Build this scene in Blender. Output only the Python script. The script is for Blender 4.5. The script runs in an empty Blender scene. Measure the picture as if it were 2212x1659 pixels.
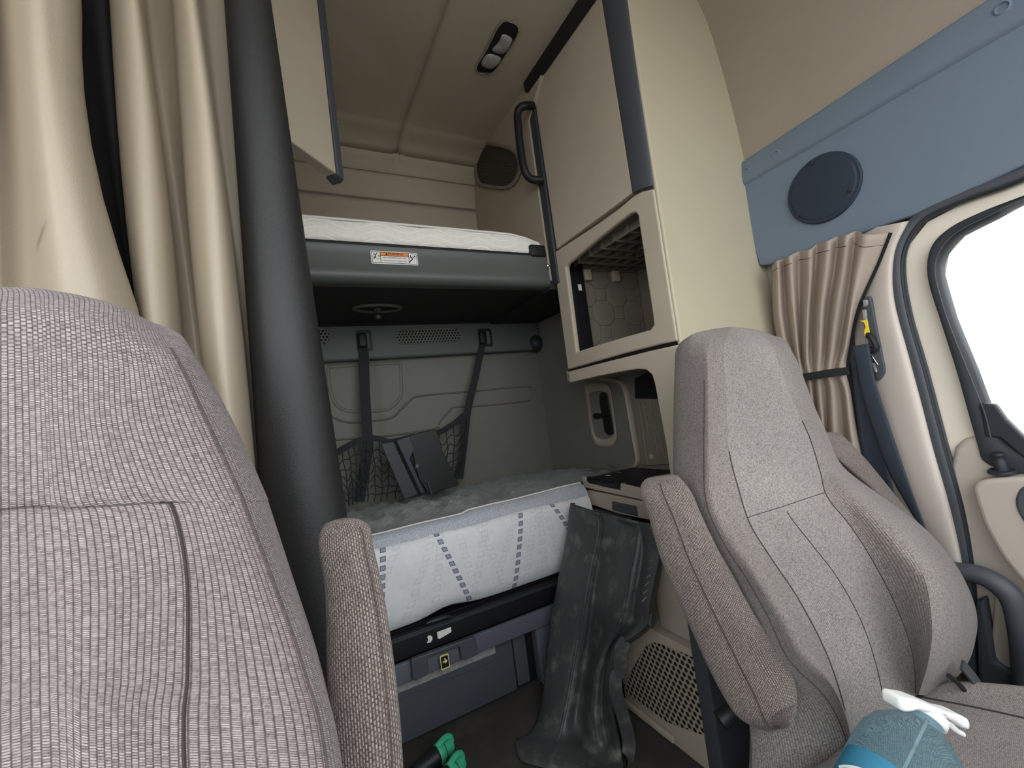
import bpy, bmesh, math, random
from mathutils import Vector, Matrix
random.seed(7)
C = bpy.context.scene.collection
H = 0.92                                    # camera height above the cab floor
F, CX, CY = 930.0, 1106.0, 829.5            # focal length and centre of the 2212x1659 frame
RT = Matrix(((0.87976072, -0.08555945, 0.46765443),
             (-0.45751173, 0.11505091, 0.88172915),
             (-0.12924433, -0.98966806, 0.06207282)))   # camera (right, down, forward) -> world

def ray(x, y): return RT @ Vector(((x-CX)/F, (y-CY)/F, 1.0))
def _w(d): return Vector((d.x, d.y, d.z+H))
def aX(x, y, X): d = ray(x, y); return _w(d*(X/d.x))
def aY(x, y, Y): d = ray(x, y); return _w(d*(Y/d.y))
def aD(x, y, d): return _w(ray(x, y)*d)
def aZ(x, y, Z): d = ray(x, y); return _w(d*((Z-H)/d.z))
def crop(x0, y0, s):                        # reads points measured on an enlarged detail
    return lambda pts: [(x0+s*a, y0+s*b) for a, b in pts]
def V(*a): return Vector(a)

# ------------------------------------------------------------------ splines and mesh building
def cr(P, n, closed=False):
    m = len(P); out = []
    if m < 3 and not closed:
        return [P[0].lerp(P[-1], i/(n*(m-1))) for i in range(n*(m-1)+1)]
    for i in range(m if closed else m-1):
        if closed: p0, p1, p2, p3 = P[(i-1) % m], P[i], P[(i+1) % m], P[(i+2) % m]
        else:
            p1, p2 = P[i], P[i+1]
            p0 = P[i-1] if i > 0 else p1*2-p2
            p3 = P[i+2] if i+2 < m else p2*2-p1
        for k in range(n):
            t = k/n
            out.append(((p1*2) + (p2-p0)*t + (p0*2-p1*5+p2*4-p3)*t*t + (p1*3-p0-p2*3+p3)*t**3)*0.5)
    if not closed: out.append(P[-1].copy())
    return out

def loft(rows, su=4, sv=4, closed=False):
    n = len(rows[0])
    cols = [cr([r[i] for r in rows], sv) for i in range(n)]
    return [cr([c[j] for c in cols], su, closed) if su > 1 else
            [c[j] for c in cols] for j in range(len(cols[0]))]

def rrect(w, h, r, n=5):
    out = []
    for cx, cy, a0 in ((w/2-r, h/2-r, 0), (-w/2+r, h/2-r, 90), (-w/2+r, -h/2+r, 180), (w/2-r, -h/2+r, 270)):
        for k in range(n+1):
            a = math.radians(a0+90*k/n); out.append((cx+r*math.cos(a), cy+r*math.sin(a)))
    return out
def ell(rx, ry, n=24): return [(rx*math.cos(2*math.pi*k/n), ry*math.sin(2*math.pi*k/n)) for k in range(n)]
def roundpoly(P, r, n=4):                   # rounds the corners of a polygon
    out = []; m = len(P)
    for i in range(m):
        p = P[i]; a = P[i-1]-p; b = P[(i+1) % m]-p
        rr = r[i] if isinstance(r, (list, tuple)) else r
        if rr <= 0: out.append(p); continue
        q = p+a.normalized()*min(rr, a.length*.45); s = p+b.normalized()*min(rr, b.length*.45)
        for k in range(n+1):
            t = k/n; out.append(q*(1-t)**2+p*2*t*(1-t)+s*t*t)
    return out

class MB:
    def __init__(s): s.bm = bmesh.new(); s.uv = s.bm.loops.layers.uv.new('UVMap')
    def box(s, a, b, bev=0.0, rz=0, at=None):
        a, b = Vector(a), Vector(b); c = (a+b)/2; d = b-a
        r = bmesh.ops.create_cube(s.bm, size=1.0)['verts']
        for v in r: v.co = Vector((v.co.x*d.x, v.co.y*d.y, v.co.z*d.z))
        if bev > 0:
            es = list({e for v in r for e in v.link_edges})
            q = bmesh.ops.bevel(s.bm, geom=es, offset=bev, segments=3, profile=.5, affect='EDGES')
            r = list({v for f in q['faces'] for v in f.verts} | {v for v in r if v.is_valid})
        M = Matrix.Rotation(rz, 4, 'Z') if rz else None
        for v in r:
            if M: v.co = M @ v.co
            v.co += c
        return s
    def plate(s, P, vec, holes=()):
        vec = Vector(vec); bm = s.bm
        loops = [[bm.verts.new(p) for p in L] for L in [P]+list(holes)]
        if not holes: fs = [bm.faces.new(loops[0])]
        else:
            es = [bm.edges.new((L[i], L[(i+1) % len(L)])) for L in loops for i in range(len(L))]
            g = bmesh.ops.triangle_fill(bm, edges=es, use_beauty=True, use_dissolve=False)
            fs = [f for f in g['geom'] if isinstance(f, bmesh.types.BMFace)]
        if vec.length > 0:
            low = [[bm.verts.new(v.co+vec) for v in L] for L in loops]
            mp = {a: b for L, M_ in zip(loops, low) for a, b in zip(L, M_)}
            for f in fs: bm.faces.new([mp[v] for v in reversed(f.verts)])
            for L, M_ in zip(loops, low):
                for i in range(len(L)):
                    j = (i+1) % len(L); bm.faces.new((L[i], L[j], M_[j], M_[i]))
        return s
    def tube(s, path, r, n=8, closed=False, sm=0, flat=None, cap=True):
        if sm: 
            if isinstance(r, list):
                rr = cr([Vector((q, 0, 0)) for q in r], sm, closed); r = [q.x for q in rr]
            path = cr([Vector(p) for p in path], sm, closed)
        path = [Vector(p) for p in path]; m = len(path); rings = []; up = None
        for i, p in enumerate(path):
            a = path[(i-1) % m] if (closed or i > 0) else p
            b = path[(i+1) % m] if (closed or i < m-1) else p
            t = (b-a).normalized()
            if up is None:
                up = Vector(flat) if flat else (Vector((0, 0, 1)) if abs(t.z) < .9 else Vector((0, 1, 0)))
            u = (up-t*up.dot(t)).normalized(); w = t.cross(u)
            if not flat: up = u
            q = r[i] if isinstance(r, list) else r
            ru, rw = q if isinstance(q, tuple) else (q, q)
            rings.append([s.bm.verts.new(p+u*ru*math.cos(2*math.pi*k/n)+w*rw*math.sin(2*math.pi*k/n)) for k in range(n)])
        for i in range(m if closed else m-1):
            A, B = rings[i], rings[(i+1) % m]
            for k in range(n): s.bm.faces.new((A[k], A[(k+1) % n], B[(k+1) % n], B[k]))
        if not closed and cap: s.bm.faces.new(rings[0][::-1]); s.bm.faces.new(rings[-1])
        return s
    def ribbon(s, path, w, nrm, th=.003, sm=4):             # flat webbing: half width w along the side direction
        path = cr([Vector(p) for p in path], sm) if sm else [Vector(p) for p in path]
        nrm = Vector(nrm).normalized(); rows = []
        for i, p in enumerate(path):
            t = (path[min(i+1, len(path)-1)]-path[max(i-1, 0)]).normalized()
            sd = t.cross(nrm).normalized()
            ww = w if not isinstance(w, (list, tuple)) else w[0]+(w[1]-w[0])*i/(len(path)-1)
            rows.append([p-sd*ww-nrm*th/2, p+sd*ww-nrm*th/2, p+sd*ww+nrm*th/2, p-sd*ww+nrm*th/2])
        return s.grid(rows, closed=True, cap=True)
    def lathe(s, prof, o, axis=(0, 0, 1), n=24):
        o = Vector(o); ax = Vector(axis).normalized()
        u = ax.orthogonal().normalized(); w = ax.cross(u); rings = []
        for r, z in prof:
            r = max(r, 1e-5)
            rings.append([s.bm.verts.new(o+ax*z+(u*math.cos(2*math.pi*k/n)+w*math.sin(2*math.pi*k/n))*r) for k in range(n)])
        for A, B in zip(rings, rings[1:]):
            for k in range(n): s.bm.faces.new((A[k], A[(k+1) % n], B[(k+1) % n], B[k]))
        s.bm.faces.new(rings[0][::-1]); s.bm.faces.new(rings[-1])
        return s
    def grid(s, rows, closed=False, cap=False):
        vs = [[s.bm.verts.new(p) for p in r] for r in rows]; n = len(rows[0])
        # metric uv: u along the middle row, v down the middle column
        mid = rows[len(rows)//2]; U = [0]
        for k in range(n): U.append(U[-1]+(mid[(k+1) % n]-mid[k]).length)
        col = [r[n//3] for r in rows]; W = [0]
        for k in range(len(col)-1): W.append(W[-1]+(col[k+1]-col[k]).length)
        for j in range(len(rows)-1):
            for i in range(n if closed else n-1):
                k = (i+1) % n
                f = s.bm.faces.new((vs[j][i], vs[j][k], vs[j+1][k], vs[j+1][i]))
                for l, uv in zip(f.loops, ((U[i], W[j]), (U[i+1], W[j]), (U[i+1], W[j+1]), (U[i], W[j+1]))): l[s.uv].uv = uv
        if cap: s.bm.faces.new(vs[0][::-1]); s.bm.faces.new(vs[-1])
        return s
    def build(s, name, m, parent=None, bevel=0, solid=0, sharp=38, offset=0):
        bmesh.ops.recalc_face_normals(s.bm, faces=s.bm.faces)
        me = bpy.data.meshes.new(name); s.bm.to_mesh(me); s.bm.free()
        me.materials.append(m)
        me.shade_smooth(); me.set_sharp_from_angle(angle=math.radians(sharp))
        o = bpy.data.objects.new(name, me); C.objects.link(o)
        if parent is not None:
            o.parent = parent; o.matrix_parent_inverse = base_of(parent).inverted()
        if solid:
            q = o.modifiers.new('Solidify', 'SOLIDIFY'); q.thickness = solid; q.offset = offset
        if bevel:
            q = o.modifiers.new('Bevel', 'BEVEL'); q.width = bevel; q.segments = 3; q.limit_method = 'ANGLE'; q.angle_limit = math.radians(45)
        return o
def base_of(o):
    M = Matrix.Translation(o.location)
    return M
def thing(name, label, cat, loc, group=None):
    o = bpy.data.objects.new(name, None); C.objects.link(o)
    o.empty_display_size = .05; o.location = loc
    return tag(o, label, cat, group)
def tag(o, label, cat, group=None):
    o['label'] = label; o['category'] = cat
    if group: o['group'] = group
    return o
def struct(o): o['kind'] = 'structure'; return o
def text(name, s, size, origin, right, up, m, parent, depth=.0003):
    cu = bpy.data.curves.new(name, 'FONT'); cu.body = s; cu.size = size; cu.align_x = 'CENTER'; cu.align_y = 'CENTER'; cu.extrude = depth
    t = bpy.data.objects.new(name, cu); C.objects.link(t)
    me = bpy.data.meshes.new_from_object(t); bpy.data.objects.remove(t); bpy.data.curves.remove(cu)
    R = Vector(right).normalized(); U = Vector(up).normalized(); N = R.cross(U)
    for v in me.vertices: v.co = Vector(origin)+R*v.co.x+U*v.co.y+N*v.co.z
    me.name = name; me.materials.clear(); me.materials.append(m)
    o = bpy.data.objects.new(name, me); C.objects.link(o)
    o.parent = parent; o.matrix_parent_inverse = base_of(parent).inverted()
    return o

# ------------------------------------------------------------------ materials
def lin(c): return tuple(((v/255)/12.92 if v/255 <= .04045 else ((v/255+.055)/1.055)**2.4) for v in c)+(1,)
def new_mat(name):
    m = bpy.data.materials.new(name); m.use_nodes = True
    nt = m.node_tree; b = nt.nodes['Principled BSDF']
    return m, nt, b
def N(nt, t, **kw):
    n = nt.nodes.new(t)
    for k, v in kw.items():
        if k in n.inputs.keys(): n.inputs[k].default_value = v
        else: setattr(n, k, v)
    return n
def mixc(nt, fac, a, b, mode='MIX'):
    n = nt.nodes.new('ShaderNodeMix'); n.data_type = 'RGBA'; n.blend_type = mode
    for i, x in ((0, fac), (6, a), (7, b)):
        if hasattr(x, 'is_output'): nt.links.new(x, n.inputs[i])
        else: n.inputs[i].default_value = x
    return n.outputs[2]
def math_(nt, op, a, b=None, c=None):
    n = nt.nodes.new('ShaderNodeMath'); n.operation = op
    for i, x in enumerate((a, b, c)):
        if x is None: continue
        if hasattr(x, 'is_output'): nt.links.new(x, n.inputs[i])
        else: n.inputs[i].default_value = x
    return n.outputs[0]
def coord(nt, kind='Object'): return nt.nodes.new('ShaderNodeTexCoord').outputs[kind]
def noise(nt, vec, scale, detail=3, rough=.55):
    n = N(nt, 'ShaderNodeTexNoise', Scale=scale, Detail=detail, Roughness=rough); nt.links.new(vec, n.inputs['Vector'])
    return n.outputs['Fac']
def ramp(nt, fac, a, b, ca=(0, 0, 0, 1), cb=(1, 1, 1, 1)):
    r = nt.nodes.new('ShaderNodeValToRGB'); e = r.color_ramp.elements
    e[0].position, e[1].position = a, b; e[0].color, e[1].color = ca, cb
    nt.links.new(fac, r.inputs[0]); return r.outputs[0]
def bump(nt, b, h, strength, dist=.002):
    n = N(nt, 'ShaderNodeBump', Strength=strength, Distance=dist); nt.links.new(h, n.inputs['Height'])
    nt.links.new(n.outputs[0], b.inputs['Normal'])
def plastic(name, col, rough=.55, var=.12, grain=900, gs=.12, spec=.4, dirt=None, sheen=0, metallic=0):
    m, nt, b = new_mat(name); c = lin(col); co = coord(nt)
    n1 = noise(nt, co, 7, 4)
    dark = tuple(v*(1-var) for v in c[:3])+(1,); lite = tuple(min(1, v*(1+var)) for v in c[:3])+(1,)
    colr = mixc(nt, n1, dark, lite)
    if dirt:
        d = ramp(nt, noise(nt, co, dirt[1], 8, .68), dirt[2], dirt[3])
        colr = mixc(nt, d, colr, lin(dirt[0]))
        nt.links.new(math_(nt, 'ADD', math_(nt, 'MULTIPLY', d, .3), rough), b.inputs['Roughness'])
    else: b.inputs['Roughness'].default_value = rough
    nt.links.new(colr, b.inputs['Base Color'])
    b.inputs['Specular IOR Level'].default_value = spec; b.inputs['Metallic'].default_value = metallic
    if sheen: b.inputs['Sheen Weight'].default_value = sheen
    if gs: bump(nt, b, noise(nt, co, grain, 2), gs, .001)
    return m
def weave(name, dark, lite, wx=.0035, wy=.0024, mort=.18, heather=.5, tint=None):
    """seat cloth: staggered ribs of short stitches, heathered yarn"""
    m, nt, b = new_mat(name); uv = coord(nt, 'UV'); co = coord(nt)
    mp = N(nt, 'ShaderNodeMapping'); nt.links.new(uv, mp.inputs[0]); mp.inputs['Rotation'].default_value = (0, 0, math.pi/2)
    br = N(nt, 'ShaderNodeTexBrick', offset=.5, squash=1.0); nt.links.new(mp.outputs[0], br.inputs['Vector'])
    br.inputs['Scale'].default_value = 1.0; br.inputs['Brick Width'].default_value = wy; br.inputs['Row Height'].default_value = wx
    br.inputs['Mortar Size'].default_value = wy*mort; br.inputs['Mortar Smooth'].default_value = .6; br.inputs['Bias'].default_value = 0
    a, c = lin(dark), lin(lite); md = tuple(x*.62+y*.38 for x, y in zip(a, c))
    br.inputs['Color1'].default_value = md; br.inputs['Color2'].default_value = c
    br.inputs['Mortar'].default_value = a
    h = ramp(nt, noise(nt, co, 330, 3, .7), .36, .66)
    sp = N(nt, 'ShaderNodeSeparateXYZ'); nt.links.new(uv, sp.inputs[0])
    t = math_(nt, 'FRACT', math_(nt, 'DIVIDE', sp.outputs['X'], wx))
    rib = ramp(nt, math_(nt, 'MULTIPLY', t, math_(nt, 'SUBTRACT', 1.0, t)), .01, .15)       # rounded rib across each column of stitches
    colr = mixc(nt, math_(nt, 'MULTIPLY', h, heather), br.outputs['Color'], c)
    colr = mixc(nt, math_(nt, 'MULTIPLY', math_(nt, 'SUBTRACT', 1.0, rib), .62), colr, a)
    h2 = ramp(nt, noise(nt, co, 520, 2, .7), .52, .70)
    colr = mixc(nt, math_(nt, 'MULTIPLY', h2, heather), colr, a)
    big = ramp(nt, noise(nt, co, 5, 4), .3, .75)
    colr = mixc(nt, math_(nt, 'MULTIPLY', big, .35), colr, lin(tint or dark), 'MIX')
    nt.links.new(colr, b.inputs['Base Color'])
    b.inputs['Roughness'].default_value = .95; b.inputs['Specular IOR Level'].default_value = .15; b.inputs['Sheen Weight'].default_value = .15
    bump(nt, b, math_(nt, 'ADD', rib, math_(nt, 'SUBTRACT', math_(nt, 'MULTIPLY', h, .4), br.outputs['Fac'])), .5, .0012)
    return m
def holes(name, col, hole, pitch, rad, ax=('Y', 'Z'), rough=.6):
    """plastic with a staggered field of round holes"""
    m, nt, b = new_mat(name); co = coord(nt); sp = N(nt, 'ShaderNodeSeparateXYZ'); nt.links.new(co, sp.inputs[0])
    u = math_(nt, 'DIVIDE', sp.outputs[ax[0]], pitch); v = math_(nt, 'DIVIDE', sp.outputs[ax[1]], pitch*1.732)
    def cell(du, dv):
        a = math_(nt, 'SUBTRACT', math_(nt, 'FRACT', math_(nt, 'ADD', u, du)), .5)
        c = math_(nt, 'MULTIPLY', math_(nt, 'SUBTRACT', math_(nt, 'FRACT', math_(nt, 'ADD', v, dv)), .5), 1.732)
        return math_(nt, 'SQRT', math_(nt, 'ADD', math_(nt, 'MULTIPLY', a, a), math_(nt, 'MULTIPLY', c, c)))
    d = math_(nt, 'MINIMUM', cell(0, 0), cell(.5, .5))
    f = ramp(nt, d, rad-.04, rad+.04)
    nt.links.new(mixc(nt, f, lin(hole), lin(col)), b.inputs['Base Color'])
    b.inputs['Roughness'].default_value = rough; b.inputs['Specular IOR Level'].default_value = .3
    bump(nt, b, f, .8, .002)
    return m
def flatm(name, col, rough=.6, metallic=0, spec=.4):
    m, nt, b = new_mat(name); b.inputs['Base Color'].default_value = lin(col); b.inputs['Roughness'].default_value = rough
    b.inputs['Metallic'].default_value = metallic; b.inputs['Specular IOR Level'].default_value = spec
    return m

M = {}
M['tan'] = plastic('tan_plastic', (190, 179, 160), .55, .08)
M['tan_lower'] = plastic('tan_plastic_lower', (178, 167, 151), .6, .1)
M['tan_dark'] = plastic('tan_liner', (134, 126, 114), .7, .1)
M['beige_panel'] = plastic('beige_vinyl_panel', (184, 175, 152), .5, .05, 500, .2)
M['headliner'] = plastic('headliner_cloth', (162, 151, 137), .95, .07, 1400, .4, .1)
M['head_rear'] = plastic('rear_headliner_cloth', (172, 163, 147), .95, .08, 1400, .4, .1)
M['vinyl'] = plastic('tan_vinyl_curtain', (163, 151, 132), .42, .06, 420, .35, .5)
M['vinyl_small'] = plastic('tan_cloth_window_curtain', (166, 152, 140), .6, .05, 700, .3, .4)
M['black_cloth'] = plastic('black_lining_cloth', (34, 34, 36), .85, .15, 1500, .4, .25)
M['black_vinyl'] = plastic('black_coated_curtain', (33, 33, 34), .5, .15, 700, .5, .5)
M['slate'] = plastic('slate_blue_plastic', (110, 124, 139), .6, .05, 700, .3)
M['slate_bar'] = plastic('slate_drawer_bar', (92, 97, 106), .55, .05)
M['slate_deep'] = plastic('worn_dark_plastic', (58, 61, 67), .5, .15)
M['slate_dark'] = plastic('dark_slate_plastic', (73, 77, 83), .5, .08)
M['handle_slate'] = plastic('slate_handle_trim', (76, 80, 87), .45, .06)
M['black'] = plastic('black_plastic', (26, 26, 29), .5, .1)
M['bunk'] = plastic('charcoal_bunk_plastic', (84, 88, 86), .42, .08, 800, .25, .5)
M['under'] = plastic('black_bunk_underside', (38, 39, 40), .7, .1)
M['rear_trim'] = plastic('grey_rear_trim', (96, 99, 98), .6, .08)
M['rear_wall'] = plastic('grey_beige_rear_panel', (112, 110, 102), .6, .1)
M['side_wall'] = plastic('grey_side_panel', (124, 122, 116), .6, .08)
M['floor'] = plastic('black_rubber_floor', (62, 60, 58), .8, .25, 200, .4, .3, ((84, 80, 74), 14, .5, .8))
M['rubber'] = plastic('dusty_black_plastic', (66, 68, 69), .45, .2, 400, .3, .5, ((128, 130, 124), 17, .52, .80))
M['pillar'] = plastic('pillar_trim', (206, 196, 186), .55, .05)
M['door_tan'] = plastic('door_trim_plastic', (186, 176, 165), .55, .06)
M['cream'] = plastic('cream_door_paint', (240, 231, 214), .35, .04, 900, 0, .5)
M['seal'] = plastic('black_rubber_seal', (40, 44, 50), .55, .1)
M['metal'] = flatm('zinc_metal', (150, 150, 148), .35, 1)
M['chrome'] = flatm('bright_chrome', (220, 220, 220), .12, 1)
M['white_pl'] = flatm('white_sprayer_plastic', (238, 238, 236), .4)
M['white'] = flatm('white_sticker', (232, 230, 224), .6)
M['ink'] = flatm('black_ink', (20, 20, 22), .7)
M['orange'] = flatm('orange_warning_band', (238, 140, 62), .6)
M['yellow'] = flatm('yellow_tag', (240, 214, 60), .5)
M['yellow_ink'] = flatm('pale_yellow_print', (226, 214, 130), .6)
M['green'] = plastic('green_rubber', (62, 176, 132), .5, .1)
M['webbing'] = plastic('seat_belt_webbing', (52, 60, 72), .7, .05, 1200, .4)
M['strap'] = plastic('black_strap_webbing', (36, 38, 40), .8, .15, 1200, .4)
M['worn_black'] = plastic('scuffed_black_plastic', (34, 34, 35), .45, .2, 400, .3, .4, ((96, 88, 78), 11, .64, .82))
M['alu'] = plastic('worn_metal_strip', (150, 151, 148), .5, .15, 60, .1, .5, ((120, 116, 108), 60, .45, .7))
M['seatL'] = weave('seat_cloth_near', (80, 68, 70), (186, 174, 174), .0036, .0017, .26, .40)
M['seatR'] = weave('seat_cloth_far', (78, 70, 67), (174, 165, 160), .0034, .0020, .22, .60)
M['seatC'] = weave('seat_cloth_centre', (80, 73, 70), (174, 166, 162), .003, .0026, .10, .85)
M['seatA'] = weave('seat_cloth_armrest', (74, 64, 61), (182, 170, 163), .0028, .0046, .24, .35)
M['seam'] = flatm('seam_thread', (58, 50, 50), .9)
M['speaker'] = holes('speaker_mesh', (52, 62, 76), (38, 45, 56), .004, .26)
M['spk_dark'] = holes('dark_honeycomb_grille', (104, 97, 88), (38, 35, 32), .013, .42)
M['vent'] = holes('vent_grille_holes', (118, 120, 116), (16, 16, 16), .0155, .34, ('X', 'Z'))
M['perf'] = holes('perforated_tan_panel', (166, 155, 140), (30, 27, 25), .0165, .32)

def mattress_front():
    """white knit ticking with quilted squares and slanting rows of blue-grey squares"""
    m, nt, b = new_mat('white_quilted_ticking'); co = coord(nt); sp = N(nt, 'ShaderNodeSeparateXYZ'); nt.links.new(co, sp.inputs[0])
    x, z = sp.outputs['X'], sp.outputs['Z']
    colr = mixc(nt, noise(nt, co, 30, 4), lin((214, 218, 222)), lin((240, 241, 240)))
    def row(x0, slope, w, p, ph, lo, hi):    # a slanting row of small squares: centre line x = x0 + slope*(z-.45)
        cxl = math_(nt, 'ADD', math_(nt, 'MULTIPLY', math_(nt, 'SUBTRACT', z, .45), slope), x0)
        dx = math_(nt, 'ABSOLUTE', math_(nt, 'SUBTRACT', x, cxl))
        a = math_(nt, 'LESS_THAN', dx, w)
        fz = math_(nt, 'FRACT', math_(nt, 'ADD', math_(nt, 'DIVIDE', z, p), ph))
        q = math_(nt, 'MULTIPLY', a, math_(nt, 'LESS_THAN', fz, .6))
        inner = math_(nt, 'MULTIPLY', math_(nt, 'LESS_THAN', dx, w*.72), math_(nt, 'MULTIPLY', math_(nt, 'GREATER_THAN', fz, .1), math_(nt, 'LESS_THAN', fz, .5)))
        rng = math_(nt, 'MULTIPLY', math_(nt, 'GREATER_THAN', z, lo), math_(nt, 'LESS_THAN', z, hi))
        return math_(nt, 'MULTIPLY', q, rng), math_(nt, 'MULTIPLY', inner, rng)
    stripe = math_(nt, 'GREATER_THAN', math_(nt, 'FRACT', math_(nt, 'DIVIDE', math_(nt, 'ADD', x, z), .0042)), .45)
    for x0, sl, ph in ((.200, .15, .3), (.425, -.36, .1), (.655, .26, .5), (.875, -.5, .2), (.06, -.3, .4), (-.12, .3, 0)):
        q, i = row(x0, sl, .0085, .0245, ph, .05, .75)
        colr = mixc(nt, q, colr, lin((92, 100, 120)))
        colr = mixc(nt, math_(nt, 'MULTIPLY', i, stripe), colr, lin((182, 190, 205)))
    hgt = None
    for x0, sl, ph in ((.31, .5, .3), (.37, .2, .6), (.47, -.15, .2), (.51, .35, .5), (.56, -.3, .1), (.60, .55, .7), (.70, .3, .4), (.75, .05, .15), (.80, -.2, .8), (.92, -.4, .35), (.19, .6, .5)):
        q, i = row(x0, sl, .012, .03, ph, .0, .8)
        r = math_(nt, 'SUBTRACT', q, i); hgt = r if hgt is None else math_(nt, 'ADD', hgt, r)
    colr = mixc(nt, math_(nt, 'MULTIPLY', hgt, .22), colr, lin((150, 156, 164)))
    bb = math_(nt, 'ADD', math_(nt, 'MULTIPLY', hgt, .5), noise(nt, co, 160, 2))
    nt.links.new(colr, b.inputs['Base Color']); b.inputs['Roughness'].default_value = .6; b.inputs['Sheen Weight'].default_value = .2
    bump(nt, b, bb, .35, .004)
    return m
M['ticking'] = mattress_front()
def grey_border():
    m, nt, b = new_mat('grey_knit_border'); co = coord(nt); sp = N(nt, 'ShaderNodeSeparateXYZ'); nt.links.new(co, sp.inputs[0])
    w = N(nt, 'ShaderNodeTexVoronoi', Scale=260.0); nt.links.new(co, w.inputs['Vector'])
    nt.links.new(mixc(nt, w.outputs['Distance'], lin((150, 156, 166)), lin((206, 210, 216))), b.inputs['Base Color'])
    b.inputs['Roughness'].default_value = .55; bump(nt, b, w.outputs['Distance'], .5, .003)
    return m
M['border'] = grey_border()
def crumpled():
    m, nt, b = new_mat('grey_crumpled_sheet'); co = coord(nt)
    n = noise(nt, co, 9, 5, .6)
    nt.links.new(mixc(nt, n, lin((104, 108, 107)), lin((142, 146, 144))), b.inputs['Base Color'])
    b.inputs['Roughness'].default_value = .6; b.inputs['Sheen Weight'].default_value = .2
    bump(nt, b, noise(nt, co, 22, 4, .6), .8, .03)
    return m
M['sheet'] = crumpled()
def smudged():
    m = M['vinyl'].copy(); m.name = 'tan_vinyl_with_smudge'; nt = m.node_tree; b = nt.nodes['Principled BSDF']
    a, c = aY(66, 545, .69), aY(122, 480, .68); d = (c-a).normalized(); n = Vector((d.z, 0, -d.x)); mid = (a+c)/2
    co = coord(nt); v = N(nt, 'ShaderNodeVectorMath', operation='SUBTRACT'); nt.links.new(co, v.inputs[0]); v.inputs[1].default_value = mid
    def dot(u):
        q = N(nt, 'ShaderNodeVectorMath', operation='DOT_PRODUCT'); nt.links.new(v.outputs[0], q.inputs[0]); q.inputs[1].default_value = u; return q.outputs['Value']
    s = math_(nt, 'ABSOLUTE', dot(d)); t = math_(nt, 'ABSOLUTE', math_(nt, 'ADD', dot(n), math_(nt, 'MULTIPLY', math_(nt, 'MULTIPLY', s, s), 1.5)))
    L = (c-a).length/2
    f = math_(nt, 'MULTIPLY', ramp(nt, s, L*.4, L, (1, 1, 1, 1), (0, 0, 0, 1)), ramp(nt, t, .001, .0045, (1, 1, 1, 1), (0, 0, 0, 1)))
    old = b.inputs['Base Color'].links[0].from_socket
    nt.links.new(mixc(nt, math_(nt, 'MULTIPLY', f, .6), old, lin((96, 80, 66))), b.inputs['Base Color'])
    return m
M['vinyl_smudge'] = smudged()
def wavy():
    m, nt, b = new_mat('cream_wavy_quilting'); co = coord(nt); sp = N(nt, 'ShaderNodeSeparateXYZ'); nt.links.new(co, sp.inputs[0])
    x, z = sp.outputs['X'], sp.outputs['Z']
    s = math_(nt, 'MULTIPLY', math_(nt, 'SINE', math_(nt, 'MULTIPLY', x, 34)), .011)
    h = None
    for k in range(3):
        d = math_(nt, 'ABSOLUTE', math_(nt, 'SUBTRACT', math_(nt, 'ADD', z, s), 1.537+.024*k))
        l = ramp(nt, d, .0, .004); h = l if h is None else math_(nt, 'MINIMUM', h, l)
    nt.links.new(mixc(nt, h, lin((255, 253, 248)), mixc(nt, noise(nt, co, 60, 5), lin((226, 224, 212)), lin((250, 248, 240)))), b.inputs['Base Color'])
    b.inputs['Roughness'].default_value = .6; bump(nt, b, h, .4, .003)
    return m
M['wavy'] = wavy()
def glassy(name, col, rough=.02, ior=1.2, alpha=1.0):
    m, nt, b = new_mat(name); b.inputs['Base Color'].default_value = lin(col); b.inputs['Roughness'].default_value = rough
    b.inputs['Transmission Weight'].default_value = 1; b.inputs['IOR'].default_value = ior
    return m
M['bottle'] = glassy('clear_blue_bottle', (190, 228, 242), .03, 1.06)
M['bottle'].node_tree.nodes['Principled BSDF'].inputs['Transmission Weight'].default_value = .93
M['liquid'] = glassy('blue_cleaner', (86, 190, 220), .0, 1.03)
M['liquid'].node_tree.nodes['Principled BSDF'].inputs['Transmission Weight'].default_value = .5
M['lens'] = plastic('frosted_lens', (150, 149, 144), .25, .1, 300, .4, .6)
M['window'] = glassy('window_glass', (250, 252, 252), 0, 1.01)
M['clear'] = glassy('clear_plastic_strip', (220, 226, 224), .1, 1.2)
M['label_teal'] = plastic('teal_bottle_label', (60, 190, 218), .35, .3, 90, .1)

# ------------------------------------------------------------------ camera and daylight
cam = bpy.data.objects.new('camera', bpy.data.cameras.new('camera')); C.objects.link(cam)
cam.data.sensor_fit = 'HORIZONTAL'; cam.data.sensor_width = 36; cam.data.lens = F/2212*36; cam.data.clip_start = .01
c0, c1, c2 = RT.col[0], RT.col[1], RT.col[2]
cam.matrix_world = Matrix(((c0.x, -c1.x, -c2.x, 0), (c0.y, -c1.y, -c2.y, 0), (c0.z, -c1.z, -c2.z, H), (0, 0, 0, 1)))
bpy.context.scene.camera = cam
w = bpy.data.worlds.new('overcast_sky'); bpy.context.scene.world = w; w.use_nodes = True
bg = w.node_tree.nodes['Background']; bg.inputs[1].default_value = 4.0
_sx = N(w.node_tree, 'ShaderNodeSeparateXYZ'); w.node_tree.links.new(coord(w.node_tree, 'Generated'), _sx.inputs[0])
_rp = ramp(w.node_tree, _sx.outputs['Z'], .44, .52)          # bright overcast sky over pale ground
_mp = math_(w.node_tree, 'MULTIPLY_ADD', _sx.outputs['Z'], .5, .5); w.node_tree.links.new(_mp, _rp.node.inputs[0])
w.node_tree.links.new(mixc(w.node_tree, _rp, (.33, .325, .315, 1), (.93, .97, 1.0, 1)), bg.inputs[0])
vs = bpy.context.scene.view_settings
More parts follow.
